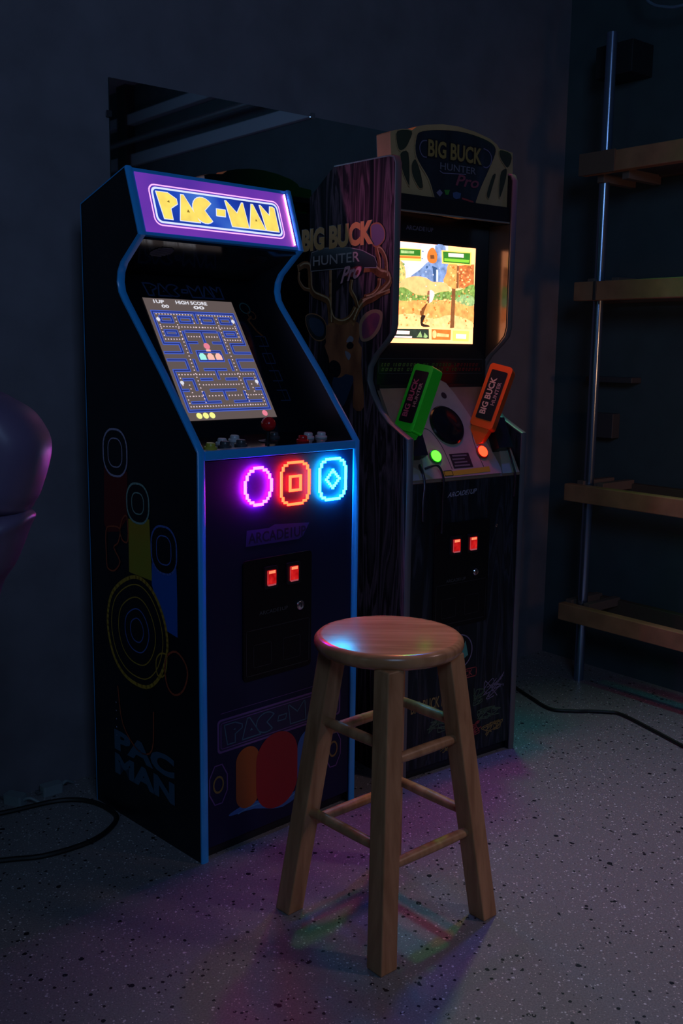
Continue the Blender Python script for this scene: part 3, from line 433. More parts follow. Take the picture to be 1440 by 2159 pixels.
mqo = g.build('marquee_frame', pac, .001, label='blue marquee frame')
g = G(); g.prism(MP, [a, (c[0], a[1]), c, (a[0], c[1])], m_vi, 0, .0015)
def rrect(x0, y0, x1, y1, r, n=5):
    out = []
    for cx, cy, s0 in ((x1 - r, y1 - r, 0), (x0 + r, y1 - r, 90), (x0 + r, y0 + r, 180), (x1 - r, y0 + r, 270)):
        for k in range(n + 1):
            q = R(s0 + 90 * k / n); out.append((cx + r * math.cos(q), cy + r * math.sin(q)))
    return out
rx0, ry0 = mq(.065, .13); rx1, ry1 = mq(.925, .82)
g.stroke(MP, rrect(rx0, ry0, rx1, ry1, .018), .0035, m_pk, .002, True)
g.poly(MP, rrect(rx0 + .003, ry0 + .003, rx1 - .003, ry1 - .003, .016), glow('marquee_inner_violet', rgb(80, 60, 190), 1.0), .0022)
g.poly(MP, rrect(rx0 + .005, ry0 + .005, rx1 - .005, ry1 - .005, .015), m_wh, .0024)
g.poly(MP, rrect(rx0 + .010, ry0 + .010, rx1 - .010, ry1 - .010, .012), m_bl, .0026)
lx0, ly0, lx1, ly1 = rx0 + .018, ry0 + .017, rx1 - .018, ry1 - .017
letters(g, MP, lx0, ly0, lx1 - lx0, ly1 - ly0, m_wh, m_ye, .004, .003)
g.build('marquee', mqo, label='lit violet marquee with yellow lettering')
g = G(); ex = c[0] - .006
g.prism(MP, [(ex - .0010, .012), (ex + .0004, .012), (ex + .0004, ml - .012), (ex - .0010, ml - .012)], glow('led_leak', (1.0, .22, .60), 130), .002, .0036)
g.build('light_strip', mqo, label='bright pink light line at marquee end')
# neon marks
def pixmark(parent, pl, cx, cy, w, hgt, nx, ny, inside, M, h0, h1, name, label, extra=()):
    g = G(); px, py = w / nx, hgt / ny
    ins = lambda i, j: 0 <= i < nx and 0 <= j < ny and inside((i + .5) / nx * 2 - 1, (j + .5) / ny * 2 - 1)
    def cell(i, j):
        x, y = cx - w / 2 + i * px, cy - hgt / 2 + j * py
        g.prism(pl, [(x, y), (x + px * 1.02, y), (x + px * 1.02, y + py * 1.02), (x, y + py * 1.02)], M, h0, h1)
    for i in range(nx):
        for j in range(ny):
            if ins(i, j) and not (ins(i - 1, j) and ins(i + 1, j) and ins(i, j - 1) and ins(i, j + 1)): cell(i, j)
    for i, j in extra: cell(i, j)
    return g.build(name, parent, label=label)
circ = lambda x, y: x * x + y * y <= 1.02
rsq = lambda x, y: abs(x) ** 3.2 + abs(y) ** 3.2 <= 1.0
n_pu = glow('neon_violet', (.70, .0075, 1.0), 80.0); n_or = glow('neon_orange', (1.0, .0085, .0025), 52.0); n_cy = glow('neon_cyan', (.0055, .45, 1.0), 76.0)
pixmark(front, F, .169, .879, .084, .092, 15, 15, circ, n_pu, .005, .009, 'neon_ring', 'violet neon pixel ring')
pixmark(front, F, .283, .877, .094, .106, 17, 19, rsq, n_or, .005, .009, 'neon_badge', 'orange neon rounded block outline', [(i, j) for i in range(5, 12) for j in range(6, 13) if i in (5, 11) or j in (6, 12)] )
pixmark(front, F, .407, .877, .094, .106, 17, 19, rsq, n_cy, .005, .009, 'neon_badge', 'cyan neon rounded block outline', [(i, j) for i in range(17) for j in range(19) if abs(i - 8) + abs(j - 9) == 4])
# brand line
lg = mat('indigo_print', (.045, .03, .22), .45); lgd = mat('navy_letter_print', (.012, .012, .06), .45)
g = G(); g.poly(F, [(.136, .739), (.300, .738), (.315, .745), (.335, .775), (.225, .783), (.205, .776), (.139, .777)], lg, .0006)
g.text(F, 'ARCADE1UP', .143, .744, .18, .026, lgd, .0012, .02); g.build('maker_badge', front)
# coin door
def coin_door(parent, pl, x0, y0, x1, y1, c1, c2, lock, slot, lk=.012, print_w=.09):
    g = G(); pts = rrect(x0, y0, x1, y1, .01)
    g.prism(pl, pts, mat('coin_door_black', (.0025, .003, .004), .6, spec=.25), 0, .005)
    d = g.build('coin_door', parent, .0015)
    g = G(); g.stroke(pl, rrect(x0 + .008, y0 + .012, x1 - .008, y0 + (y1 - y0) * .42, .004), .002, mat('door_seam', (.02, .022, .024), .4), .0056, True)
    for k in (0, 1):
        xa = x0 + .03 + k * (x1 - x0 - .03) / 2; g.stroke(pl, rrect(xa, y0 + .03, xa + .055, y0 + .085, .004), .0015, MATS['door_seam'], .0056, True)
    g.text(pl, 'ARCADE1UP', slot[0], slot[1], print_w, .009, mat('grey_print', (.07, .075, .08), .4), .0058, .01)
    g.build('door_relief', d)
    em = ramp_mat('coin_red', [(.3, (.45, .0, .0)), (.6, (.75, .01, .01)), (.8, (1, .03, .02))], scale=60, emit=.75) if 'coin_red' not in MATS else MATS['coin_red']
    for (cx, cy) in (c1, c2):
        g = G(); g.prism(pl, rrect(cx - .021, cy - .027, cx + .021, cy + .027, .004), satin, .005, .010); cs = g.build('coin_slot', d)
        g = G(); g.prism(pl, rrect(cx - .013, cy - .018, cx + .013, cy + .018, .002), em, .010, .013)
        g.rect(pl, cx - .010, cy + .010, cx + .010, cy + .017, glow('coin_hot', (1.0, .22, .10), 1.3), .0134)
        g.rect(pl, cx - .012, cy - .0195, cx + .012, cy - .0155, glow('coin_pink', (.35, .06, .08), 1.0), .0134)
        g.rect(pl, cx - .0145, cy - .018, cx - .0128, cy + .017, MATS['coin_pink'], .0134)
        g.build('reject_button', cs, label='glowing red button')
    g = G(); g.lathe(pl.at(lock[0], lock[1], .005), pl.n, [(lk, 0), (lk, .004), (lk * .8, .006), (lk * .3, .0062)], chrome, n=20)
    g.rect(pl, lock[0] - .001, lock[1] - .005, lock[0] + .001, lock[1] + .005, satin, .0116); g.build('lock', d, label='round chrome lock')
coin_door(front, F, .125, .414, .34, .706, (.206, .658), (.277, .658), (.301, .574), (.172, .570))
# lower front art
pf = mat('purple_print', (.14, .07, .26), .5); pt = mat('teal_print', (.05, .15, .22), .5); pn = mat('navy_print', (.012, .016, .06), .5)
g = G()
g.poly(F, rrect(.050, .255, .449, .338, .010), pf, .0006); g.poly(F, rrect(.055, .260, .444, .333, .008), pn, .0009)
g.stroke(F, rrect(.060, .265, .439, .328, .006), .0022, pf, .0012, True)
letters(g, F, .070, .272, .355, .050, pt, None, .0028, .0014)
bs = mat('blue_swoosh_print', (.03, .14, .42), .5); ow = mat('orange_print', (.36, .085, .012), .5); rw = mat('red_print', (.30, .012, .012), .5); lb = mat('light_blue_print', (.08, .30, .55), .5)
g.poly(F, sm2([(.085, .09), (.16, .085), (.25, .06), (.33, .085), (.345, .10), (.25, .085), (.16, .105), (.10, .10)], 3, True), bs, .0006)
g.stroke(F, sm2([(.11, .088), (.17, .094), (.25, .074), (.33, .096)], 3), .003, lb, .0009)
def capsule(x0, y0, x1, y1, M, h): g.poly(F, rrect(x0, y0, x1, y1, (x1 - x0) * .48, 8), M, h)
capsule(.300, .075, .398, .245, bs, .0008); capsule(.104, .095, .176, .250, ow, .0010); capsule(.166, .066, .300, .262, rw, .0012)
oct_ = lambda cx, cy, a, b_: [(cx + a * math.cos(R(q)), cy + b_ * math.sin(R(q))) for q in range(22, 360, 45)]
for cx, cy in ((.052, .180), (.425, .165)):
    g.stroke(F, oct_(cx, cy, .028, .052), .003, pf, .0010, True)
    g.disc(F, cx, cy, .016, mat('ochre_print', (.22, .15, .03), .5), .0010, ry=.022, r0=.75)
g.stroke(F, [(.06, .352), (.43, .352)], .0012, pf, .0008)
g.build('front_print', front)
# side artwork on the left panel
AP = Pl((0, 0, 0), (0, -1, 0), (0, 0, 1))
g = G(); A = lambda k: ART['p_' + k]
dr = mat('side_dark_red', (.16, .012, .012), .5); wv = mat('side_pale_line', (.55, .50, .75), .5)
cols = ramp_mat('side_gold_column', [(.3, (.50, .26, .02)), (.7, (.34, .38, .03))], scale=5); sb_ = mat('side_blue_column', (.02, .14, .60), .5)
gold = mat('side_gold_line', (.60, .36, .04), .5); rust = mat('side_rust_line', (.50, .10, .04), .5); lbl = mat('side_blue_line', (.12, .22, .70), .5); grl = mat('side_green_line', (.34, .55, .50), .5)
g.poly(AP, A('r_col'), dr, .0006); g.poly(AP, A('y_col'), cols, .0008); g.poly(AP, A('b_col'), sb_, .0010); g.poly(AP, [(-.18, .70), (-.085, .68), (-.085, .53), (-.15, .54)], sb_, .0009)
# plain stepped capsule outlines capping the three columns
def cap(k, M):
    xs = [p[0] for p in A(k)]; ys = [p[1] for p in A(k)]; x0, x1, y0, y1 = min(xs), max(xs), min(ys), max(ys)
    p = rrect(x0, y0, x1, y1, (x1 - x0) * .42, 6)
    g.poly(AP, p, black, .0011); g.stroke(AP, p, .005, M, .0014, True)
    g.stroke(AP, rrect(x0 + .022, y0 + .022, x1 - .022, y1 - .022, (x1 - x0 - .044) * .4, 5), .003, M, .0014, True)
cap('r_hd', wv); cap('y_hd', grl); cap('b_hd', lbl)
ring = sm2(A('ring'), 4, True); g.stroke(AP, ring, .009, gold, .0016, True)
rc = (sum(p[0] for p in ring) / len(ring), sum(p[1] for p in ring) / len(ring))
g.poly(AP, [(rc[0] + (x - rc[0]) * .97, rc[1] + (y - rc[1]) * .97) for x, y in ring], black, .0013)
for k, M in ((.86, gold), (.62, gold), (.40, lbl), (.22, lbl)): g.stroke(AP, [(rc[0] + (x - rc[0]) * k, rc[1] + (y - rc[1]) * k) for x, y in ring], .003, M, .0018, True)
for k, M, w in (('glo', rust, .005), ('glo2', gold, .004), ('redg', rust, .004), ('redg2', rust, .004)): g.stroke(AP, sm2(A(k), 3, True), w, M, .0019, True)
g.stroke(AP, sm2([(-.35, .345), (-.33, .25), (-.26, .20), (-.20, .22), (-.19, .32)], 4), .004, rust, .0012)
pw = mat('side_pale_blue_letters', (.05, .13, .22), .5)
g.text(AP, 'PAC', -.372, .172, .266, .055, pw, .0012, .05); g.text(AP, 'MAN', -.372, .108, .266, .055, pw, .0012, .05)
for k in range(5): g.disc(AP, -.36, .30 - k * .022, .002, wv, .0012, n=8)
g.build('side_print', left_side)
# =================================================================== CABINET TWO (hunting game)
BTH = R(37.342307); BW = .452; T2 = .018
bbh = empty('arcade_cabinet', (0.17341, 2.63318, 0), BTH, 'tree-bark patterned arcade cabinet with a deer on its side and two toy guns', 'arcade cabinet')
bark = ramp_mat('bark_print', [(.36, (.003, .006, .010)), (.47, (.005, .012, .020)), (.54, (.030, .036, .052)), (.58, (.005, .009, .014)), (.68, (.022, .026, .032))], scale=9, stretch=(2.6, 2.6, .32), rough=.55, spec=.3, dist=1.2)
barks = ramp_mat('bark_side_print', [(.34, (.006, .007, .010)), (.46, (.025, .02, .027)), (.54, (.20, .12, .15)), (.58, (.02, .014, .02)), (.70, (.12, .075, .09))], scale=7, stretch=(2.8, 2.8, .28), rough=.62, dist=1.3, spec=.15)
grey = mat('grey_edge_trim', (.12, .12, .13), .4)
prof2 = [(0, 0), (0, .962), (.030, .975), (.087, 1.003), (.122, 1.031), (.158, 1.076), (.175, 1.112), (.172, 1.148), (.146, 1.181), (.101, 1.217), (.080, 1.238), (.073, 1.262), (.073, 1.672), (.081, 1.688), (.10, 1.693), (.339, 1.697), (.455, 1.625), (.455, 0)]
for x0, M in ((0, barks), (BW - T2, bark)):
    pl = Pl((x0, 0, 0), (0, -1, 0), (0, 0, 1)); g = G(); g.prism(pl, [(-v, z) for v, z in prof2], M, -T2, 0)
    s_ = g.build('side_panel', bbh)
    if x0 == 0: bleft = s_
    g = G(); path = prof2[:-2]; w = T2 / 2 + .001; cx = x0 + T2 / 2; vs = []; n = len(path)
    for i, (v, z) in enumerate(path):
        p = Vector((v, z)); t = Vector((0, 0))
        if i: t += (p - Vector(path[i - 1])).normalized()
        if i < n - 1: t += (Vector(path[i + 1]) - p).normalized()
        t.normalize(); nn = Vector((-t.y, t.x))
        for du, h in ((-w, -.003), (-w, .0005), (-w * .5, .003), (w * .5, .003), (w, .0005), (w, -.003)):
            q = p + nn * h; vs.append((cx + du, q.x, q.y))
    g.add(vs, [(i * 6 + k, i * 6 + k + 1, (i + 1) * 6 + k + 1, (i + 1) * 6 + k) for i in range(n - 1) for k in range(5)], grey, True)
    g.build('edge_trim', bbh, label='grey edge trim')
g = G(); g.box((T2, .435, 0), (BW - T2, .45, 1.62), black); g.build('rear_board', bbh)
g = G(); g.box((T2, .165, 1.672), (BW - T2, .34, 1.688), black); g.build('top_board', bbh)
BF = Pl((0, .004, 0), (1, 0, 0), (0, 0, 1))
g = G(); g.box((T2, .004, .03), (BW - T2, .018, .842), bark); g.box((T2, .02, 0), (BW - T2, .03, .03), black); bfront = g.build('front_panel', bbh)
g = G(); wp = mat('pale_maker_print', (.34, .34, .44), .4); g.text(BF, 'ARCADE1UP', .150, .796, .108, .014, wp, .0008, .02, dy=.004, ital=.006); g.build('maker_badge', bfront)
coin_door(bfront, BF, .105, .425, .315, .725, (.181, .660), (.246, .660), (.262, .575), (.150, .556), lk=.010, print_w=.075)
gr = mat('dull_green_print', (.07, .13, .08), .5); ye = mat('dull_ochre_print', (.28, .20, .06), .5); rd = mat('dull_red_print', (.34, .05, .05), .5); pl_ = mat('dull_lilac_print', (.20, .17, .28), .5)
g = G(); g.disc(BF, .212, .345, .055, pl_, .0008, ry=.052, r0=.93, n=32)
g.poly(BF, [(.21, .31), (.25, .33), (.238, .375), (.222, .345)], mat('aqua_print', (.08, .34, .28), .5), .0008); g.build('round_print', bfront)
g = G(); g.stroke(BF, rrect(.15, .262, .285, .288, .006), .003, rd, .0010, True)
g.text(BF, 'BIG BUCK', .165, .266, .105, .018, rd, .0012, .02); g.build('red_print', bfront)
g = G(); g.text(BF, 'BIG BUCK HUNTER', .035, .195, .21, .034, ye, .0008, .015); g.build('title_print', bfront)
random.seed(11)
for (cx, cy, rx, ry, M) in ((.36, .215, .042, .035, pl_), (.30, .195, .026, .028, gr), (.345, .135, .05, .018, gr), (.36, .085, .045, .022, ye), (.28, .10, .035, .02, rd), (.14, .14, .05, .02, gr), (.08, .085, .04, .018, ye), (.20, .07, .05, .016, ye)):
    g = G()
    for k in range(7):
        q = [(cx + rx * random.uniform(-1, 1), cy + ry * random.uniform(-1, 1)) for _ in range(4)]
        g.stroke(BF, sm2(q, 3), .0026, M, .0008)
    g.build('emblem_print', bfront)
g = G(); g.lathe(BF.at(.346, .700, 0), BF.n, [(.005, 0), (.005, .002), (.002, .003)], chrome, n=10); g.build('bolt', bfront)
# screen housing
X0, X1 = T2, BW - T2
VB = .157
BZ = Pl((0, VB, 0), (1, 0, 0), (0, 0, 1))
g = G(); g.box((X0, VB, 1.085), (X1, VB + .012, 1.60), mat('bezel_dark_acrylic', (.008, .010, .014), .22)); bzo = g.build('screen_bezel', bbh)
g = G(); g.box((X0, .085, 1.585), (X1, .16, 1.60), satin); g.box((X0, .083, 1.556), (X1, .095, 1.585), satin); hd = g.build('header', bbh)
g = G(); tr = mat('header_bright_lip', (.45, .42, .36), .25, .6); g.box((X0, .0795, 1.5545), (X1, .0835, 1.5585), tr); g.build('header_lip', hd, label='bright metal lip')
g = G(); g.box((X0, .150, 1.602), (X1, .156, 1.672), black); g.build('header_board', hd)
g = G(); g.text(BZ, 'ARCADE1UP', .11, 1.520, .10, .012, mat('faint_blue_print', (.10, .11, .17), .4), .0008, .02); g.build('maker_badge', bzo)
# glossy liners inside the screen well
for xa, xb in ((T2, T2 + .003), (BW - T2 - .003, BW - T2)):
    g = G(); pl = Pl((xa, 0, 0), (0, -1, 0), (0, 0, 1))
    g.prism(pl, [(-.156, 1.175), (-.150, 1.180), (-.104, 1.219), (-.084, 1.240), (-.077, 1.263), (-.077, 1.552), (-.156, 1.552)], mat('liner_gloss', (.03, .028, .025), .16, spec=1.0), -.003, 0); g.build('inner_liner', bbh)
# instruction strip
g = G(); g.stroke(BZ, rrect(X0 + .004, 1.130, X1 - .012, 1.171, .006), .0015, mat('thin_grey_print', (.06, .065, .07), .4), .0008, True)
gg_ = mat('green_instruction_print', (.03, .11, .02), .4); yg = mat('yellow_green_instruction_print', (.10, .15, .03), .4); rr = mat('red_instruction_print', (.16, .012, .012), .4)
random.seed(3)
for row in (1.154, 1.141):
    x = X0 + .014
    while x < X1 - .03:
        wd = random.uniform(.005, .014); M = yg if x < .17 else (gg_ if x < .31 else rr)
        g.poly(BZ, [(x, row - .004), (x + wd * .7, row - .004), (x + wd, row + .005), (x + wd * .2, row + .005)], M, .0008)
        g.rect(BZ, x + wd * .35, row - .001, x + wd * .6, row + .002, MATS['bezel_dark_acrylic'], .0011)
        x += wd + (.012 if random.random() < .12 else .0022)
g.build('instruction_strip', bzo)
# lit screen
g = G(); B = lambda k: ART['b_' + k]
SP2 = Pl((0, .155, 0), (1, 0, 0), (0, 0, 1))
E_ = 1.55
def gl(n, r, gg, bb_, v=.0, s=50, e=E_):
    c = rgb(r, gg, bb_); c = (c[0] * (2.2 if r > 220 else 1.1), c[1], c[2], 1)
    return glow('hunt_' + n, c, e, v, s)
c_cream = gl('cream', 252, 222, 150)
sky = gl('sky', 205, 212, 236, .12, 20); dkb_ = gl('mountain', 118, 146, 192, .4, 60); mt = gl('mountain_shade', 60, 92, 140, .3, 40); fa = gl('waterfall', 215, 235, 255)
fol = gl('foliage', 205, 190, 110, .45, 90); tree = gl('tree', 225, 165, 90, .25, 60); trk = gl('trunk', 130, 85, 50, .2, 60); rdR = gl('red_bank', 195, 110, 60, .4, 80); deer = gl('deer', 230, 192, 124, .14, 60)
bu = gl('bush', 120, 155, 75, .5, 110); bu2 = gl('pale_bush', 150, 185, 120, .35, 110); gd = gl('ground', 224, 168, 92, .3, 70); gd2 = gl('pale_ground', 246, 206, 136, .22, 60)
wht = gl('white', 250, 250, 245); brn = gl('brown', 120, 72, 36, .1); dk = gl('dark', 48, 34, 26); gn = gl('plate_green', 52, 120, 40, .15, 60); lg_ = gl('lime', 130, 200, 60); ylw = gl('plate_yellow', 240, 225, 110); og = gl('amber', 205, 120, 50, .1); dg = gl('panel_dark', 46, 58, 48, .2, 60)
h = .0005
g.prism(SP2, [(.069, 1.487), (.3755, 1.487), (.3755, 1.2145), (.046, 1.2145), (.046, 1.487)], c_cream, 0, .0008)
seq = [('sky', sky), ('foliL', fol), ('bluedark', dkb_), ('mtn', mt), ('fall', fa), ('cloud', wht), ('treeR', tree), ('redR', rdR), ('trunk1', trk), ('ground', gd), ('gr2', gd2), ('deer', deer), ('bush', bu), ('bush2', bu2), ('leg', brn), ('leg2', dk), ('pole2', tree), ('pole', trk), ('p1', ylw), ('p1b', gn), ('p1c', bu2), ('p1d', og), ('ic', og), ('icd', brn), ('p2', ylw), ('p2b', gn), ('p2c', wht), ('p2d', lg_),
       ('bar', c_cream), ('b1', dg), ('b1t', wht), ('b1t2', wht), ('b1g', bu2), ('b1g2', bu2), ('b2', og), ('b2a', gd2), ('b2t', gd2), ('b3', ylw), ('b3t', wht)]
soft = {'foliL', 'treeR', 'bush', 'bush2', 'deer', 'ground', 'gr2', 'bluedark', 'ic', 'leg', 'leg2', 'b2a', 'cloud'}
for i, (k, M) in enumerate(seq):
    p = B(k); p = sm2(p, 3, True) if k in soft else p; p = [(min(max(x, .052), .3752), max(z, 1.2148)) for x, z in p]; g.poly(SP2, p, M, .0010 + i * .00012)
random.seed(21)
def speck(x0, x1, z0, z1, n, Ms, r0, r1, hh):
    for _ in range(n):
        x, z, r = random.uniform(x0, x1), random.uniform(z0, z1), random.uniform(r0, r1); q0 = random.uniform(0, 6.28)
        g.poly(SP2, [(x + r * math.cos(q0 + q) * random.uniform(.6, 1.2), z + r * math.sin(q0 + q) * random.uniform(.5, 1)) for q in (0, 1.2, 2.5, 3.8, 5)], random.choice(Ms), hh)
speck(.072, .105, 1.375, 1.432, 45, [fol, bu, gd2, bu2], .002, .005, .0029); speck(.072, .36, 1.325, 1.352, 110, [bu, bu2, fol, rdR, gd2], .0015, .0045, .0030)
speck(.275, .365, 1.355, 1.435, 60, [tree, rdR, gd2, fol, og], .0015, .005, .0031); speck(.075, .355, 1.262, 1.318, 60, [gd, gd2, og, c_cream], .002, .006, .0027); speck(.16, .25, 1.37, 1.47, 22, [dkb_, mt, sky], .002, .006, .0026)
g.poly(SP2, [(x + .004, z + .002) for x, z in sm2(B('leg'), 3, True)][:10], wht, .0062)
g.build('screen', bzo, label='lit screen showing a hunting game')
# control deck
zt = 1.099; sv = Vector((0, .15, zt - .843)).normalized()
CD = Pl((0, 0, .843), (1, 0, 0), sv); dl = math.hypot(.15, zt - .843)
beige = mat('beige_deck_vinyl', (.36, .32, .25), .5, var=.08, scale=30); beige2 = mat('tan_deck_vinyl', (.25, .17, .12), .5, var=.1, scale=30)
g = G(); g.prism(CD, [(X0, 0), (X1, 0), (X1, dl), (X0, dl)], beige2, -.012, 0)
g.box((X0, .145, 1.085), (X1, .157, 1.10), satin); g.build('deck_rear_ledge', bbh) if False else None
cdk = g.build('control_panel', bbh)
g = G(); plate = sm2([(.213, .296), (.262, .296), (.320, .158), (.352, .045), (.352, .006)], 3) + [(.062, .006)] + sm2([(.066, .04), (.095, .165), (.12, .20), (.16, .245), (.213, .296)], 3)[:-1]
g.prism(CD, plate, beige, 0, .009); cp = g.build('center_plate', cdk, .002, label='raised beige plate')
g = G()
g.prism(CD, [(.02, .008), (.058, .008), (.064, .03), (.02, .06)], beige, 0, .003); g.build('corner_plate', cdk); g = G(); g.prism(CD, [(.36, .006), (.43, .006), (.43, .09), (.395, .12)], beige, 0, .004)
g.build('corner_plate', cdk)
g = G()
for pts in ([(.105, .155), (.135, .15), (.160, .10), (.168, .03)], [(.300, .155), (.288, .12), (.286, .07), (.290, .03)]):
    g.stroke(CD, sm2(pts, 5), .002, mat('dark_line_print', (.03, .035, .035), .5), .0094)
g.rect(CD, .176, .031, .250, .075, mat('small_black_label', (.02, .02, .022), .4), .0096)
for k in range(4): g.rect(CD, .181 + .004 * (k % 2), .036 + k * .010, .240 - .006 * (k % 3), .0405 + k * .010, mat('label_grey_rows', (.16, .17, .16), .4), .0099)
g.build('deck_print', cp); g = G()
yl = mat('yellow_sticker', (.42, .38, .02), .5)
g.poly(CD, [(.131, .010), (.162, .010), (.309, .013), (.311, .029), (.168, .024), (.131, .027)], yl, .0096)
g.stroke(CD, rrect(.134, .011, .164, .026, .003), .0018, MATS['small_black_label'], .0100, True)
g.build('yellow_sticker', cp); g = G(); g.disc(CD, .236, .256, .010, MATS['small_black_label'], .0096); g.build('sensor_hole', cp)
g = G(); dome = mat('dark_dome_plastic', (.004, .007, .010), .16)
g.lathe(CD.at(.206, .163, .008), CD.n, [(.060, 0), (.060, .004), (.056, .008), (.045, .007), (.030, .011), (.012, .014), (.001, .0145)], dome, n=40, ref=(1, 0, 0)); g.build('dome', cp, label='dark oval dome')
for x, y, M, lb_ in ((.122, .070, glow('green_button_light', (.035, 1.0, .012), 7.0), 'lit green button'), (.303, .074, glow('orange_button_light', (1.0, .024, .007), 7.0), 'lit orange button')):
    g = G(); g.lathe(CD.at(x, y, .009), CD.n, [(.021, 0), (.021, .003), (.018, .005), (.017, .005)], mat('button_rim_' + lb_[4], (.05, .3, .03) if x < .2 else (.4, .05, .02), .3))
    bo = g.build('button', cp, label=lb_); g = G(); g.lathe(CD.at(x, y, .0135), CD.n, [(.0165, 0), (.0160, .003), (.008, .005), (.001, .0055)], M); g.build('lens', bo)
# holsters
def holster(x, y, ang):
    g = G(); pl = Pl(CD.at(x, y, 0), (math.cos(ang), 0, math.sin(ang)), (-math.sin(ang) * .85, .5, math.cos(ang)))
    g.prism(CD, [(x - .030, y - .050), (x + .028, y - .050), (x + .036, y + .045), (x - .022, y + .045)], satin, 0, .030)
    return g.build('gun_holster', cdk, .004)
holster(.052, .118, 0); holster(.385, .125, 0)
# side artwork: deer head, logo
g = G(); Q = lambda k: ART['s_' + k]
AP2 = Pl((0, 0, 0), (0, -1, 0), (0, 0, 1))
horn = mat('antler_print', (.50, .20, .07), .42, var=.35, scale=25); horn2 = mat('antler_highlight_print', (.85, .55, .28), .42); fur = ramp_mat('deer_fur_print', [(.3, (.22, .07, .035)), (.6, (.50, .17, .07)), (.8, (.62, .27, .12))], scale=18, stretch=(1, 1, .5), rough=.45)
dkf = mat('deer_dark_print', (.012, .010, .014), .45); pinkp = ramp_mat('ear_pink_print', [(.3, (.10, .04, .12)), (.6, (.40, .08, .14)), (.8, (.5, .16, .2))], scale=14); rim = mat('ear_rim_print', (.50, .26, .16), .45)
bluep = mat('cool_bark_print', (.03, .06, .11), .45)
g.poly(AP2, sm2(Q('neck'), 3, True), fur, .0008); g.poly(AP2, sm2(Q('muzzle'), 3, True), bluep, .0010)
g.poly(AP2, sm2(Q('head'), 3, True), fur, .0012)
for k in ('ear_r', 'ear_l'):
    g.poly(AP2, sm2(Q(k), 3, True), rim if k == 'ear_r' else dkf, .0014); g.poly(AP2, sm2(Q(k + 'i'), 3, True), pinkp if k == 'ear_r' else bluep, .0016)
    if k == 'ear_l': g.stroke(AP2, sm2(Q(k), 3, True), .003, horn, .0017, True)
for k, w in (('ant_l', .020), ('ant_l2', .012), ('ant_l3', .011), ('brow', .016), ('ant_r', .024), ('ant_r2', .014), ('ant_r3', .016), ('ant_r4', .014), ('ant_r5', .014)):
    p = sm2(Q(k), 4); g.stroke(AP2, p, w, horn, .0020)
    g.stroke(AP2, [(x + w * .28, z + w * .22) for x, z in p], w * .22, horn2, .0023)
g.poly(AP2, sm2(Q('nose'), 3, True), dkf, .0018); g.poly(AP2, sm2(Q('white'), 3, True), mat('deer_pale_print', (.34, .30, .36), .45), .0018); g.poly(AP2, sm2(Q('eye'), 3, True), dkf, .0021)
g.poly(AP2, sm2(Q('stripe'), 3, True), MATS['deer_pale_print'], .0021)
g.poly(AP2, Q('banner'), dkf, .0026); g.stroke(AP2, Q('banner'), .0022, mat('banner_edge_print', (.40, .34, .34), .45), .0030, True)
g.poly(AP2, sm2(Q('moon'), 3, True), mat('moon_print', (.18, .12, .22), .45), .0024); g.stroke(AP2, sm2(Q('moon'), 3, True), .004, horn, .0028, True)
g.text(AP2, 'BIG BUCK', -.490, 1.472, .338, .066, dkf, .0032, .07); g.text(AP2, 'BIG BUCK', -.487, 1.473, .330, .064, mat('logo_gold_print', (.80, .40, .12), .42), .0036, .055)
g.text(AP2, 'HUNTER', -.432, 1.431, .218, .027, mat('logo_pale_print', (.55, .45, .42), .42), .0036, .01)
g.poly(AP2, sm2(Q('flame'), 3, True), dkf, .0034); g.poly(AP2, sm2(Q('flame2'), 3, True), rd, .0037)
g.text(AP2, 'Pro', -.30, 1.375, .085, .045, mat('script_pink_print', (.85, .40, .45), .42), .0040, .03, dy=.014, ital=.02)
# cool lower stripes
random.seed(5)
g.build('side_print', bleft)
# topper
g = G(); Tt = lambda k: ART['t_' + k]
TP = Pl((0, .1, 0), (1, 0, 0), (0, 0, 1))
bone = mat('bone_plastic', (.46, .30, .14), .5, var=.1, scale=15); deep = mat('recess_olive', (.035, .04, .022), .6); nv = ramp_mat('topper_night_print', [(.3, (.008, .012, .020)), (.6, (.015, .025, .035)), (.75, (.03, .04, .06))], scale=9, stretch=(2, 1, .5))
out = Tt('out'); g.prism(TP, out, bone, -.05, .006); g.prism(TP, out, black, -.0515, -.0502)
tpo = empty('marquee_topper', (0, 0, 0), 0, '', ''); del tpo['label']; del tpo['category']; bpy.data.objects.remove(tpo)
tp = g.build('marquee_topper', bbh, .003, label='bone coloured antler-shaped topper sign')
g = G()
inner = sm2(Tt('inner'), 3, True)
g.poly(TP, [(x, z) for x, z in inner], nv, .0068)
g.stroke(TP, inner, .004, bone, .0085, True)
for k in ('r1', 'r2', 's1', 's2', 's3', 's4'): g.poly(TP, sm2(Tt(k), 3, True), deep, .0068); g.stroke(TP, sm2(Tt(k), 3, True), .0025, bone, .0085, True)
for k in ('lc', 'rc'): g.stroke(TP, sm2(Tt(k), 4), .003, pl_, .0088)
g.text(TP, 'BIG BUCK', .122, 1.701, .206, .050, dkf, .0090, .08); g.text(TP, 'BIG BUCK', .125, 1.704, .200, .044, mat('topper_gold_print', (.30, .20, .06), .45), .0094, .03)
g.text(TP, 'HUNTER', .170, 1.676, .134, .018, mat('topper_grey_print', (.16, .15, .19), .45), .0092, .01)
g.stroke(TP, Tt('chain'), .0022, pl_, .0092)
g.text(TP, 'Pro', .228, 1.640, .085, .030, mat('topper_rose_print', (.26, .06, .09), .45), .0092, .02, ital=.012)
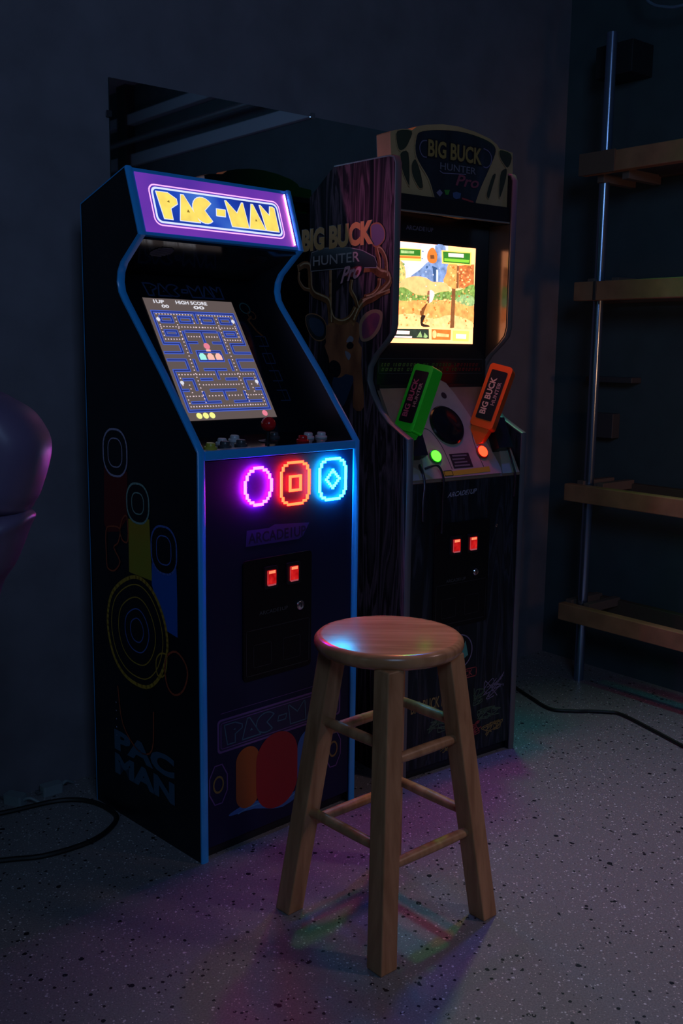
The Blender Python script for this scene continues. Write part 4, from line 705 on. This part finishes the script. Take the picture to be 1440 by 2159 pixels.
for k, M in (('i1', pl_), ('i2', mat('topper_green_print', (.05, .25, .04), .45)), ('i3', mat('topper_blue_print', (.06, .10, .22), .45)), ('i4', rd)): g.poly(TP, Tt(k), M, .0090)
g.build('topper_sign', tp)
# ---- toy guns standing in the holsters
def toy_gun(base, top, M, inset, label, ang, cat='toy gun', grp='toy shotguns in the deck holsters'):
    base, top = Vector(base), Vector(top); L_ = (top - base).length; ax = (top - base).normalized()
    o3 = bbh_m @ base
    e = empty('light_gun', o3, 0, label, cat, grp)
    rot = bbh_r
    axw = rot @ ax; fr = rot @ Vector((math.cos(R(ang)), math.sin(R(ang)), .05)); fr = (fr - axw * fr.dot(axw)).normalized(); rt = axw.cross(fr)   # fr: label faces out
    rt = -rt if rt.x < 0 else rt
    pl = Pl((0, 0, 0), rt, axw)
    if pl.n.dot(fr) < 0: pl.n = -pl.n
    w, t = .034, .021
    g = G(); pts = rrect(-w, .012, w, L_, .010)
    g.prism(pl, pts, M, -t, t); body = g.build('fore_grip', e, .005, 3)
    g = G(); g.prism(pl, [(-w + .006, .02), (w - .006, .02), (w * .5, -.03), (-w * .3, -.045), (-w * .7, -.02)], M, -t * .8, t * .8); g.build('receiver', e, .004)
    g = G(); g.tube([pl.at(-.006, .0, 0), pl.at(-.010, -.04, -.002), pl.at(-.004, -.085, -.004)], [.013, .012, .010], satin); g.build('barrel', e, label='black barrel in holster')
    g = G(); g.prism(pl, rrect(-w + .010, .035, w - .010, L_ - .018, .004), mat('gun_label_black', (.012, .012, .014), .35), t - .001, t + .0012)
    # lettering reads along the barrel
    tl = Pl(pl.at(w - .014, .050, t + .002), axw, -rt); tl.n = pl.n
    g.text(tl, 'BIG BUCK', .0, .020, L_ - .09, .018, inset, 0, .03); g.text(tl, 'HUNTER', .03, .003, L_ - .13, .011, mat('gun_sub_print', (.45, .30, .26), .4), 0, .02)
    g.build('gun_label', body)
    return e
bpy.context.view_layer.update()
bbh_m = Matrix.Translation(bbh.location) @ Matrix.Rotation(BTH, 4, 'Z'); bbh_r = Matrix.Rotation(BTH, 3, 'Z')
gm = mat('green_gun_plastic', (.03, .80, .03), .32); om = mat('orange_gun_plastic', (1.0, .13, .015), .32)
toy_gun((.036, .052, .965), (.103, .040, 1.150), gm, mat('gun_rose_print', (.45, .10, .16), .4), 'green toy shotgun standing in the left holster of the hunting cabinet', -172)
toy_gun((.318, .052, .965), (.390, .040, 1.150), om, mat('gun_cream_print', (.75, .52, .38), .4), 'orange toy shotgun standing in the right holster of the hunting cabinet', -152)
# gun leads hanging over the deck front
def lead(pts, label, name='gun_cable'):
    g = G(); g.tube([bbh_m @ Vector(p) for p in bez(pts, 6)], .0032, mat('black_rubber', (.008, .008, .009), .5), n=8); return g.build(name)
o = lead([CD.at(.055, .05, .012), CD.at(.056, .02, .012), (.052, -.012, .835), (.050, -.010, .80), (.052, -.008, .74)], ''); tag(o, 'short black lead hanging over the deck front below the green gun', 'cable')
o = lead([CD.at(.065, .035, .016), CD.at(.10, .035, .030), (.118, -.014, .85), (.120, -.010, .80), (.122, -.008, .70)], ''); tag(o, 'black curved lead looping over the deck front beside the lit green button', 'cable')
o = lead([CD.at(.40, .12, .02), CD.at(.41, .08, .012), CD.at(.405, .03, .012), (.405, -.008, .84), (.405, -.006, .78)], ''); tag(o, 'black lead running down the deck below the orange gun', 'cable')
# =================================================================== STOOL
wood = bpy.data.materials.new('stool_wood'); wood.use_nodes = True; nt = wood.node_tree; b = nt.nodes['Principled BSDF']; L = nt.links.new
tc = nt.nodes.new('ShaderNodeTexCoord'); mp = nt.nodes.new('ShaderNodeMapping'); wv_ = nt.nodes.new('ShaderNodeTexNoise'); rp = nt.nodes.new('ShaderNodeValToRGB')
mp.inputs['Rotation'].default_value = (0, 0, R(22)); mp.inputs['Scale'].default_value = (2.5, 34, 3); wv_.inputs['Scale'].default_value = 1.6; wv_.inputs['Detail'].default_value = 5; wv_.inputs['Distortion'].default_value = .5
L(tc.outputs['Object'], mp.inputs[0]); L(mp.outputs[0], wv_.inputs[0]); L(wv_.outputs[0], rp.inputs[0]); L(rp.outputs[0], b.inputs['Base Color'])
rp.color_ramp.elements[0].position = .3; rp.color_ramp.elements[0].color = (.34, .155, .065, 1); rp.color_ramp.elements[1].position = .7; rp.color_ramp.elements[1].color = (.62, .32, .15, 1)
b.inputs['Roughness'].default_value = .22
legw = ramp_mat('stool_leg_wood', [(.3, (.32, .15, .065)), (.7, (.55, .29, .14))], scale=14, stretch=(3, 3, .4), rough=.4, dist=.5)
SC = Vector((.106, 2.0, 0))
stool = empty('bar_stool', SC, 0, 'round light wood stool with four square legs standing before the cabinets', 'stool')
g = G(); HS = .612
g.lathe((-.004, .018, HS - .034), (0, 0, 1), [(.128, 0), (.146, .002), (.154, .010), (.1565, .018), (.155, .027), (.149, .033), (.140, .034), (.001, .034)], wood, n=72); g.build('seat', stool)
feet = {'L': Vector((-.208, .003, 0)), 'F': Vector((-.016, -.208, 0)), 'R': Vector((.209, -.011, 0)), 'B': Vector((.016, .205, 0))}
tops = {k: v.normalized() * .12 + Vector((0, 0, .582)) for k, v in feet.items()}
for k in 'LFRB':
    f, t = feet[k], tops[k]; g = G(); rd_ = f.normalized(); tg = Vector((-rd_.y, rd_.x, 0)); s_ = .0305
    vs = []
    for p in (f, t):
        for a, c in ((1, 0), (0, 1), (-1, 0), (0, -1)): vs.append(p + rd_ * s_ * a + tg * s_ * c)
    g.add(vs, [(3, 2, 1, 0), (4, 5, 6, 7)] + [(i, (i + 1) % 4, 4 + (i + 1) % 4, 4 + i) for i in range(4)], legw); g.build('leg', stool, .003, 2)
for a, c, z in (('F', 'L', .43), ('B', 'R', .43), ('F', 'R', .40), ('B', 'L', .40), ('F', 'L', .230), ('B', 'R', .230), ('F', 'R', .195), ('B', 'L', .195)):
    pa = feet[a].lerp(tops[a], z / .582); pb = feet[c].lerp(tops[c], z / .582)
    g = G(); N = 8; g.tube([pa.lerp(pb, k / N) for k in range(N + 1)], [.0095 + .002 * math.sin(math.pi * k / N) for k in range(N + 1)], legw, n=14); g.build('rung', stool)

# =================================================================== MIRROR ON THE BACK WALL
mm = bpy.data.materials.new('mirror_glass'); mm.use_nodes = True; b = mm.node_tree.nodes['Principled BSDF']
b.inputs['Base Color'].default_value = (.75, .86, .88, 1); b.inputs['Metallic'].default_value = 1; b.inputs['Roughness'].default_value = .02
g = G(); WP = Pl(rm(0, 0, 0), U, (0, 0, 1))      # x = -a, normal faces the room
g.prism(WP, [(-1.863, .62), (-.70, .62), (-.70, 1.880), (-1.863, 1.880)], mm, .001, .006, mat('mirror_edge', (.01, .03, .03), .2))
mir = g.build('wall_mirror'); tag(mir, 'large frameless mirror on the back wall behind both cabinets', 'mirror')
for x, z in ((-1.866, 1.79), (-1.2, 1.883)):
    g = G(); g.prism(WP, rrect(x - .008, z - .008, x + .008, z + .008, .003), chrome, .006, .009); g.build('mirror_clip', mir, label='small clear clip')

# garage fittings along the right wall, seen only in the mirror
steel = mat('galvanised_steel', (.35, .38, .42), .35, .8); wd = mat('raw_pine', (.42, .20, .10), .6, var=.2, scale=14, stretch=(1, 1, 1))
tw = mat('painted_trim', (.30, .42, .50), .6)
g = G(); g.tube([rm(.10, 1.2, 2.42), rm(.10, 5.0, 2.42)], .016, steel); o = g.build('conduit_pipe'); tag(o, 'thin steel pipe running high along the right wall, seen in the mirror', 'pipe')
def beam(name, a0, a1, b0, b1, z0, z1, M, parent=None, bevel=.003):
    g = G(); vs = [rm(a0, b0, z0), rm(a1, b0, z0), rm(a1, b1, z0), rm(a0, b1, z0), rm(a0, b0, z1), rm(a1, b0, z1), rm(a1, b1, z1), rm(a0, b1, z1)]
    g.add(vs, [(0, 3, 2, 1), (4, 5, 6, 7), (0, 1, 5, 4), (1, 2, 6, 5), (2, 3, 7, 6), (3, 0, 4, 7)], M); return g.build(name, parent, bevel)
struct(beam('trim_1', 0, .03, 1.2, 5.4, 2.30, 2.37, tw)); struct(beam('trim_2', 0, .05, 1.2, 5.4, 2.54, 2.60, tw)); struct(beam('trim_3', 0, .06, 3.36, 3.48, 0, 2.78, mat('dark_post', (.03, .04, .04), .6)))

# =================================================================== STORAGE RACK ON THE RIGHT WALL
rack = empty('storage_rack', rm(.18, .8, 0), YAW, 'open wooden garage shelving frame with steel upright along the right wall', 'shelving')
inv = (Matrix.Translation(rack.location) @ Matrix.Rotation(YAW, 4, 'Z')).inverted()
def reparent(o): o.data.transform(inv); o.parent = rack; return o
for z0, z1 in ((1.790, 1.857), (1.371, 1.435), (.668, .729), (.227, .289)):
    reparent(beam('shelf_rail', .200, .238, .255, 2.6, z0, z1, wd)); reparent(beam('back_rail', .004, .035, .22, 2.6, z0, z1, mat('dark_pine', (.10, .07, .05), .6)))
for z1, bs_ in ((.732, (.30, .385, 1.25, 1.9)), (.290, (.275, .355, 1.25, 1.9)), (1.437, (.30, .40, 1.3)), (1.787, (.32, .42, 1.3))):
    for bb_ in bs_: reparent(beam('cross_arm', .02, .205, bb_ - .014, bb_ + .014, z1 - .022, z1 + .010, mat('pine_arm', (.16, .12, .10), .6), bevel=.002))
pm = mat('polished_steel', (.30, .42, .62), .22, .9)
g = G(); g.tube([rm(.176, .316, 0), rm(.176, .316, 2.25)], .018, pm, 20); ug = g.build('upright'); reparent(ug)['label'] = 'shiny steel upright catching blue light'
reparent(beam('rail_bracket', .236, .243, .34, .352, 1.372, 1.435, mat('bracket_grey', (.12, .12, .12), .4, .6), bevel=.001))
reparent(beam('rail_bracket', .236, .244, .256, .40, 1.788, 1.860, mat('joint_pine', (.16, .10, .07), .6), bevel=.001))
# things fixed on the right wall
o = beam('wall_bracket', 0, .12, .21, .36, 2.13, 2.235, mat('dark_metal', (.03, .035, .04), .5, .4)); tag(o, 'dark metal bracket box high on the right wall above the shelving', 'bracket')
o = beam('outlet_box', 0, .045, .213, .309, .885, .975, mat('grey_box_plastic', (.06, .06, .065), .5)); tag(o, 'small grey square outlet box on the right wall between shelf rails', 'outlet box')
o = beam('wall_ledge', 0, .06, .19, .39, 1.088, 1.108, mat('grey_box_plastic')); tag(o, 'narrow dark ledge on the right wall above the outlet box', 'ledge')
# =================================================================== CHAIR AT THE LEFT EDGE
leather = mat('black_leather_violet_tint', (.13, .09, .17), .45, bump=.35, scale=22)  # violet in the base colour stands for violet light on black leather
CH = Vector((-.78, 1.02, 0)); s75 = .75
chair = empty('gaming_chair', CH, 0, 'black leather high-backed chair at the left edge catching violet light', 'chair')
def cpt(x, z): return (x * s75, CAM[2] - (CAM[2] - z) * s75)
def cush(name, pts, y0, y1):                    # pillow: outline swelling from both faces towards the rim
    P = sm2([cpt(*p) for p in pts], 5, True); cx = sum(p[0] for p in P) / len(P); cz = sum(p[1] for p in P) / len(P); n = len(P); g = G(); vs = []; fs = []
    ym = (y0 + y1) / 2; h = (y1 - y0) / 2; N = 12
    for k in range(N + 1):
        q = math.pi * k / N; sh = .052 * (1 - math.sin(q) ** .8)
        for x, z in P:
            d = math.hypot(x - cx, z - cz); f = max(.1, (d - sh) / d); vs.append((cx + (x - cx) * f - CH.x, ym - h * math.cos(q) - CH.y, cz + (z - cz) * f))
    for k in range(N): fs += [(k * n + i, k * n + (i + 1) % n, (k + 1) * n + (i + 1) % n, (k + 1) * n + i) for i in range(n)]
    fs += [tuple(range(n))[::-1], tuple(N * n + i for i in range(n))]
    g.add(vs, fs, leather, True); return g.build(name, chair)
cush('backrest', [(-.640, 1.120), (-.600, 1.101), (-.563, 1.078), (-.540, 1.045), (-.532, 1.020), (-.534, .992), (-.546, .950), (-.563, .912), (-.60, .888), (-.80, .86), (-1.2, .88), (-1.50, .90), (-1.56, 1.02), (-1.48, 1.15), (-1.2, 1.22), (-.85, 1.20)], 1.28, 1.43)
cush('lower_backrest', [(-.566, .893), (-.575, .862), (-.600, .800), (-.632, .745), (-.66, .62), (-.70, .52), (-.85, .42), (-1.3, .42), (-1.46, .60), (-1.50, .88), (-1.2, .89), (-.80, .885), (-.62, .905)], 1.28, 1.42)
g = G(); g.prism(Pl((0, 0, 0), (1, 0, 0), (0, 1, 0)), rrect(-.26, -.22, .22, .22, .08), leather, .42, .52); o = g.build('seat', chair, .04, 5)
g = G(); g.tube([(0, 0, .10), (0, 0, .42)], .028, satin, 14); g.build('column', chair)
g = G()
for k in range(5):
    q = R(72 * k + 20); g.tube([(0, 0, .11), (.28 * math.cos(q), .28 * math.sin(q), .07)], [.026, .016], satin, 8)
bs5 = g.build('base', chair)
for k in range(5):
    q = R(72 * k + 20); g = G(); c0 = Vector((.28 * math.cos(q), .28 * math.sin(q), .028)); t_ = Vector((-math.sin(q), math.cos(q), 0)); g.lathe(c0 - t_ * .012, t_, [(.024, 0), (.027, .004), (.027, .020), (.024, .024)], satin, 16); g.build('caster', bs5)


# =================================================================== CABLES AND LITTER ON THE FLOOR
rub = mat('black_rubber')
def cable(name, pts, r, label, z=None):
    g = G(); g.tube([(p.x, p.y, r + .0005 + p.z) for p in bez([(x, y, (zz[0] if zz else 0)) for x, y, *zz in pts], 8)], r, rub, 8); o = g.build(name); return tag(o, label, 'cable')
cable('power_cable', [(-1.30, 2.00), (-.96, 2.12), (-.787, 2.178), (-.685, 2.207), (-.592, 2.286), (-.562, 2.386), (-.592, 2.445), (-.662, 2.495), (-.744, 2.492), (-.868, 2.417), (-1.1, 2.30)], .0065, 'thick black cable curving on the floor left of the neon cabinet')
cable('power_cable', [(-1.10, 2.46), (-1.0, 2.47), (-.93, 2.48), (-.90, 2.52), (-.93, 2.545), (-1.0, 2.54)], .004, 'thin black cable loop on the floor near the white plugs')
cable('power_cable', [(.60, 3.55), (.635, 3.436), (.668, 3.339), (.713, 3.234), (.79, 3.215), (.837, 3.216), (.90, 3.21), (.941, 3.189), (.998, 3.065), (1.057, 2.924), (1.16, 2.70)], .006, 'black cable trailing over the floor right of the bark cabinet')
pl_w = mat('white_plastic', (.22, .27, .30), .5)
def plug(name, x, y, rz, label, cat, sc=1):
    e = empty(name, (x, y, 0), rz, label, cat, 'white plugs on the floor by the wall')
    g = G(); g.prism(Pl((0, 0, 0), (1, 0, 0), (0, 1, 0)), rrect(-.028 * sc, -.016 * sc, .028 * sc, .016 * sc, .006 * sc), pl_w, 0, .026 * sc); g.build('housing', e, .003)
    g = G(); g.tube(bez([(.026 * sc, 0, .013 * sc), (.045 * sc, .004, .02 * sc), (.07 * sc, .016, .004)], 5), .004, pl_w, 8); g.build('cord_stub', e)
    g = G(); g.box((-.042 * sc, -.008 * sc, .010), (-.028 * sc, -.005 * sc, .016), chrome); g.box((-.042 * sc, .005 * sc, .010), (-.028 * sc, .008 * sc, .016), chrome); g.build('prongs', e)
plug('power_plug', -.775, 2.555, R(40), 'small white plug on the floor nearest the neon cabinet, by the wall', 'plug')
plug('power_plug', -.852, 2.490, R(-20), 'small white plug on the floor at the far left, by the wall', 'plug')

# cable loop hanging from the ceiling in front of the right wall
g = G(); g.tube(bez([rm(.12, b_, z_) for b_, z_ in ((.36, CEIL - .004), (.365, 2.48), (.396, 2.362), (.425, 2.326), (.471, 2.306), (.524, 2.295), (.59, 2.305), (.68, 2.37), (.74, 2.50), (.75, CEIL - .004))], 6), .005, mat('blue_grey_cord', (.14, .22, .32), .4), 8)
tag(g.build('hanging_cable'), 'loop of cord hanging from the ceiling at the upper right', 'cable')
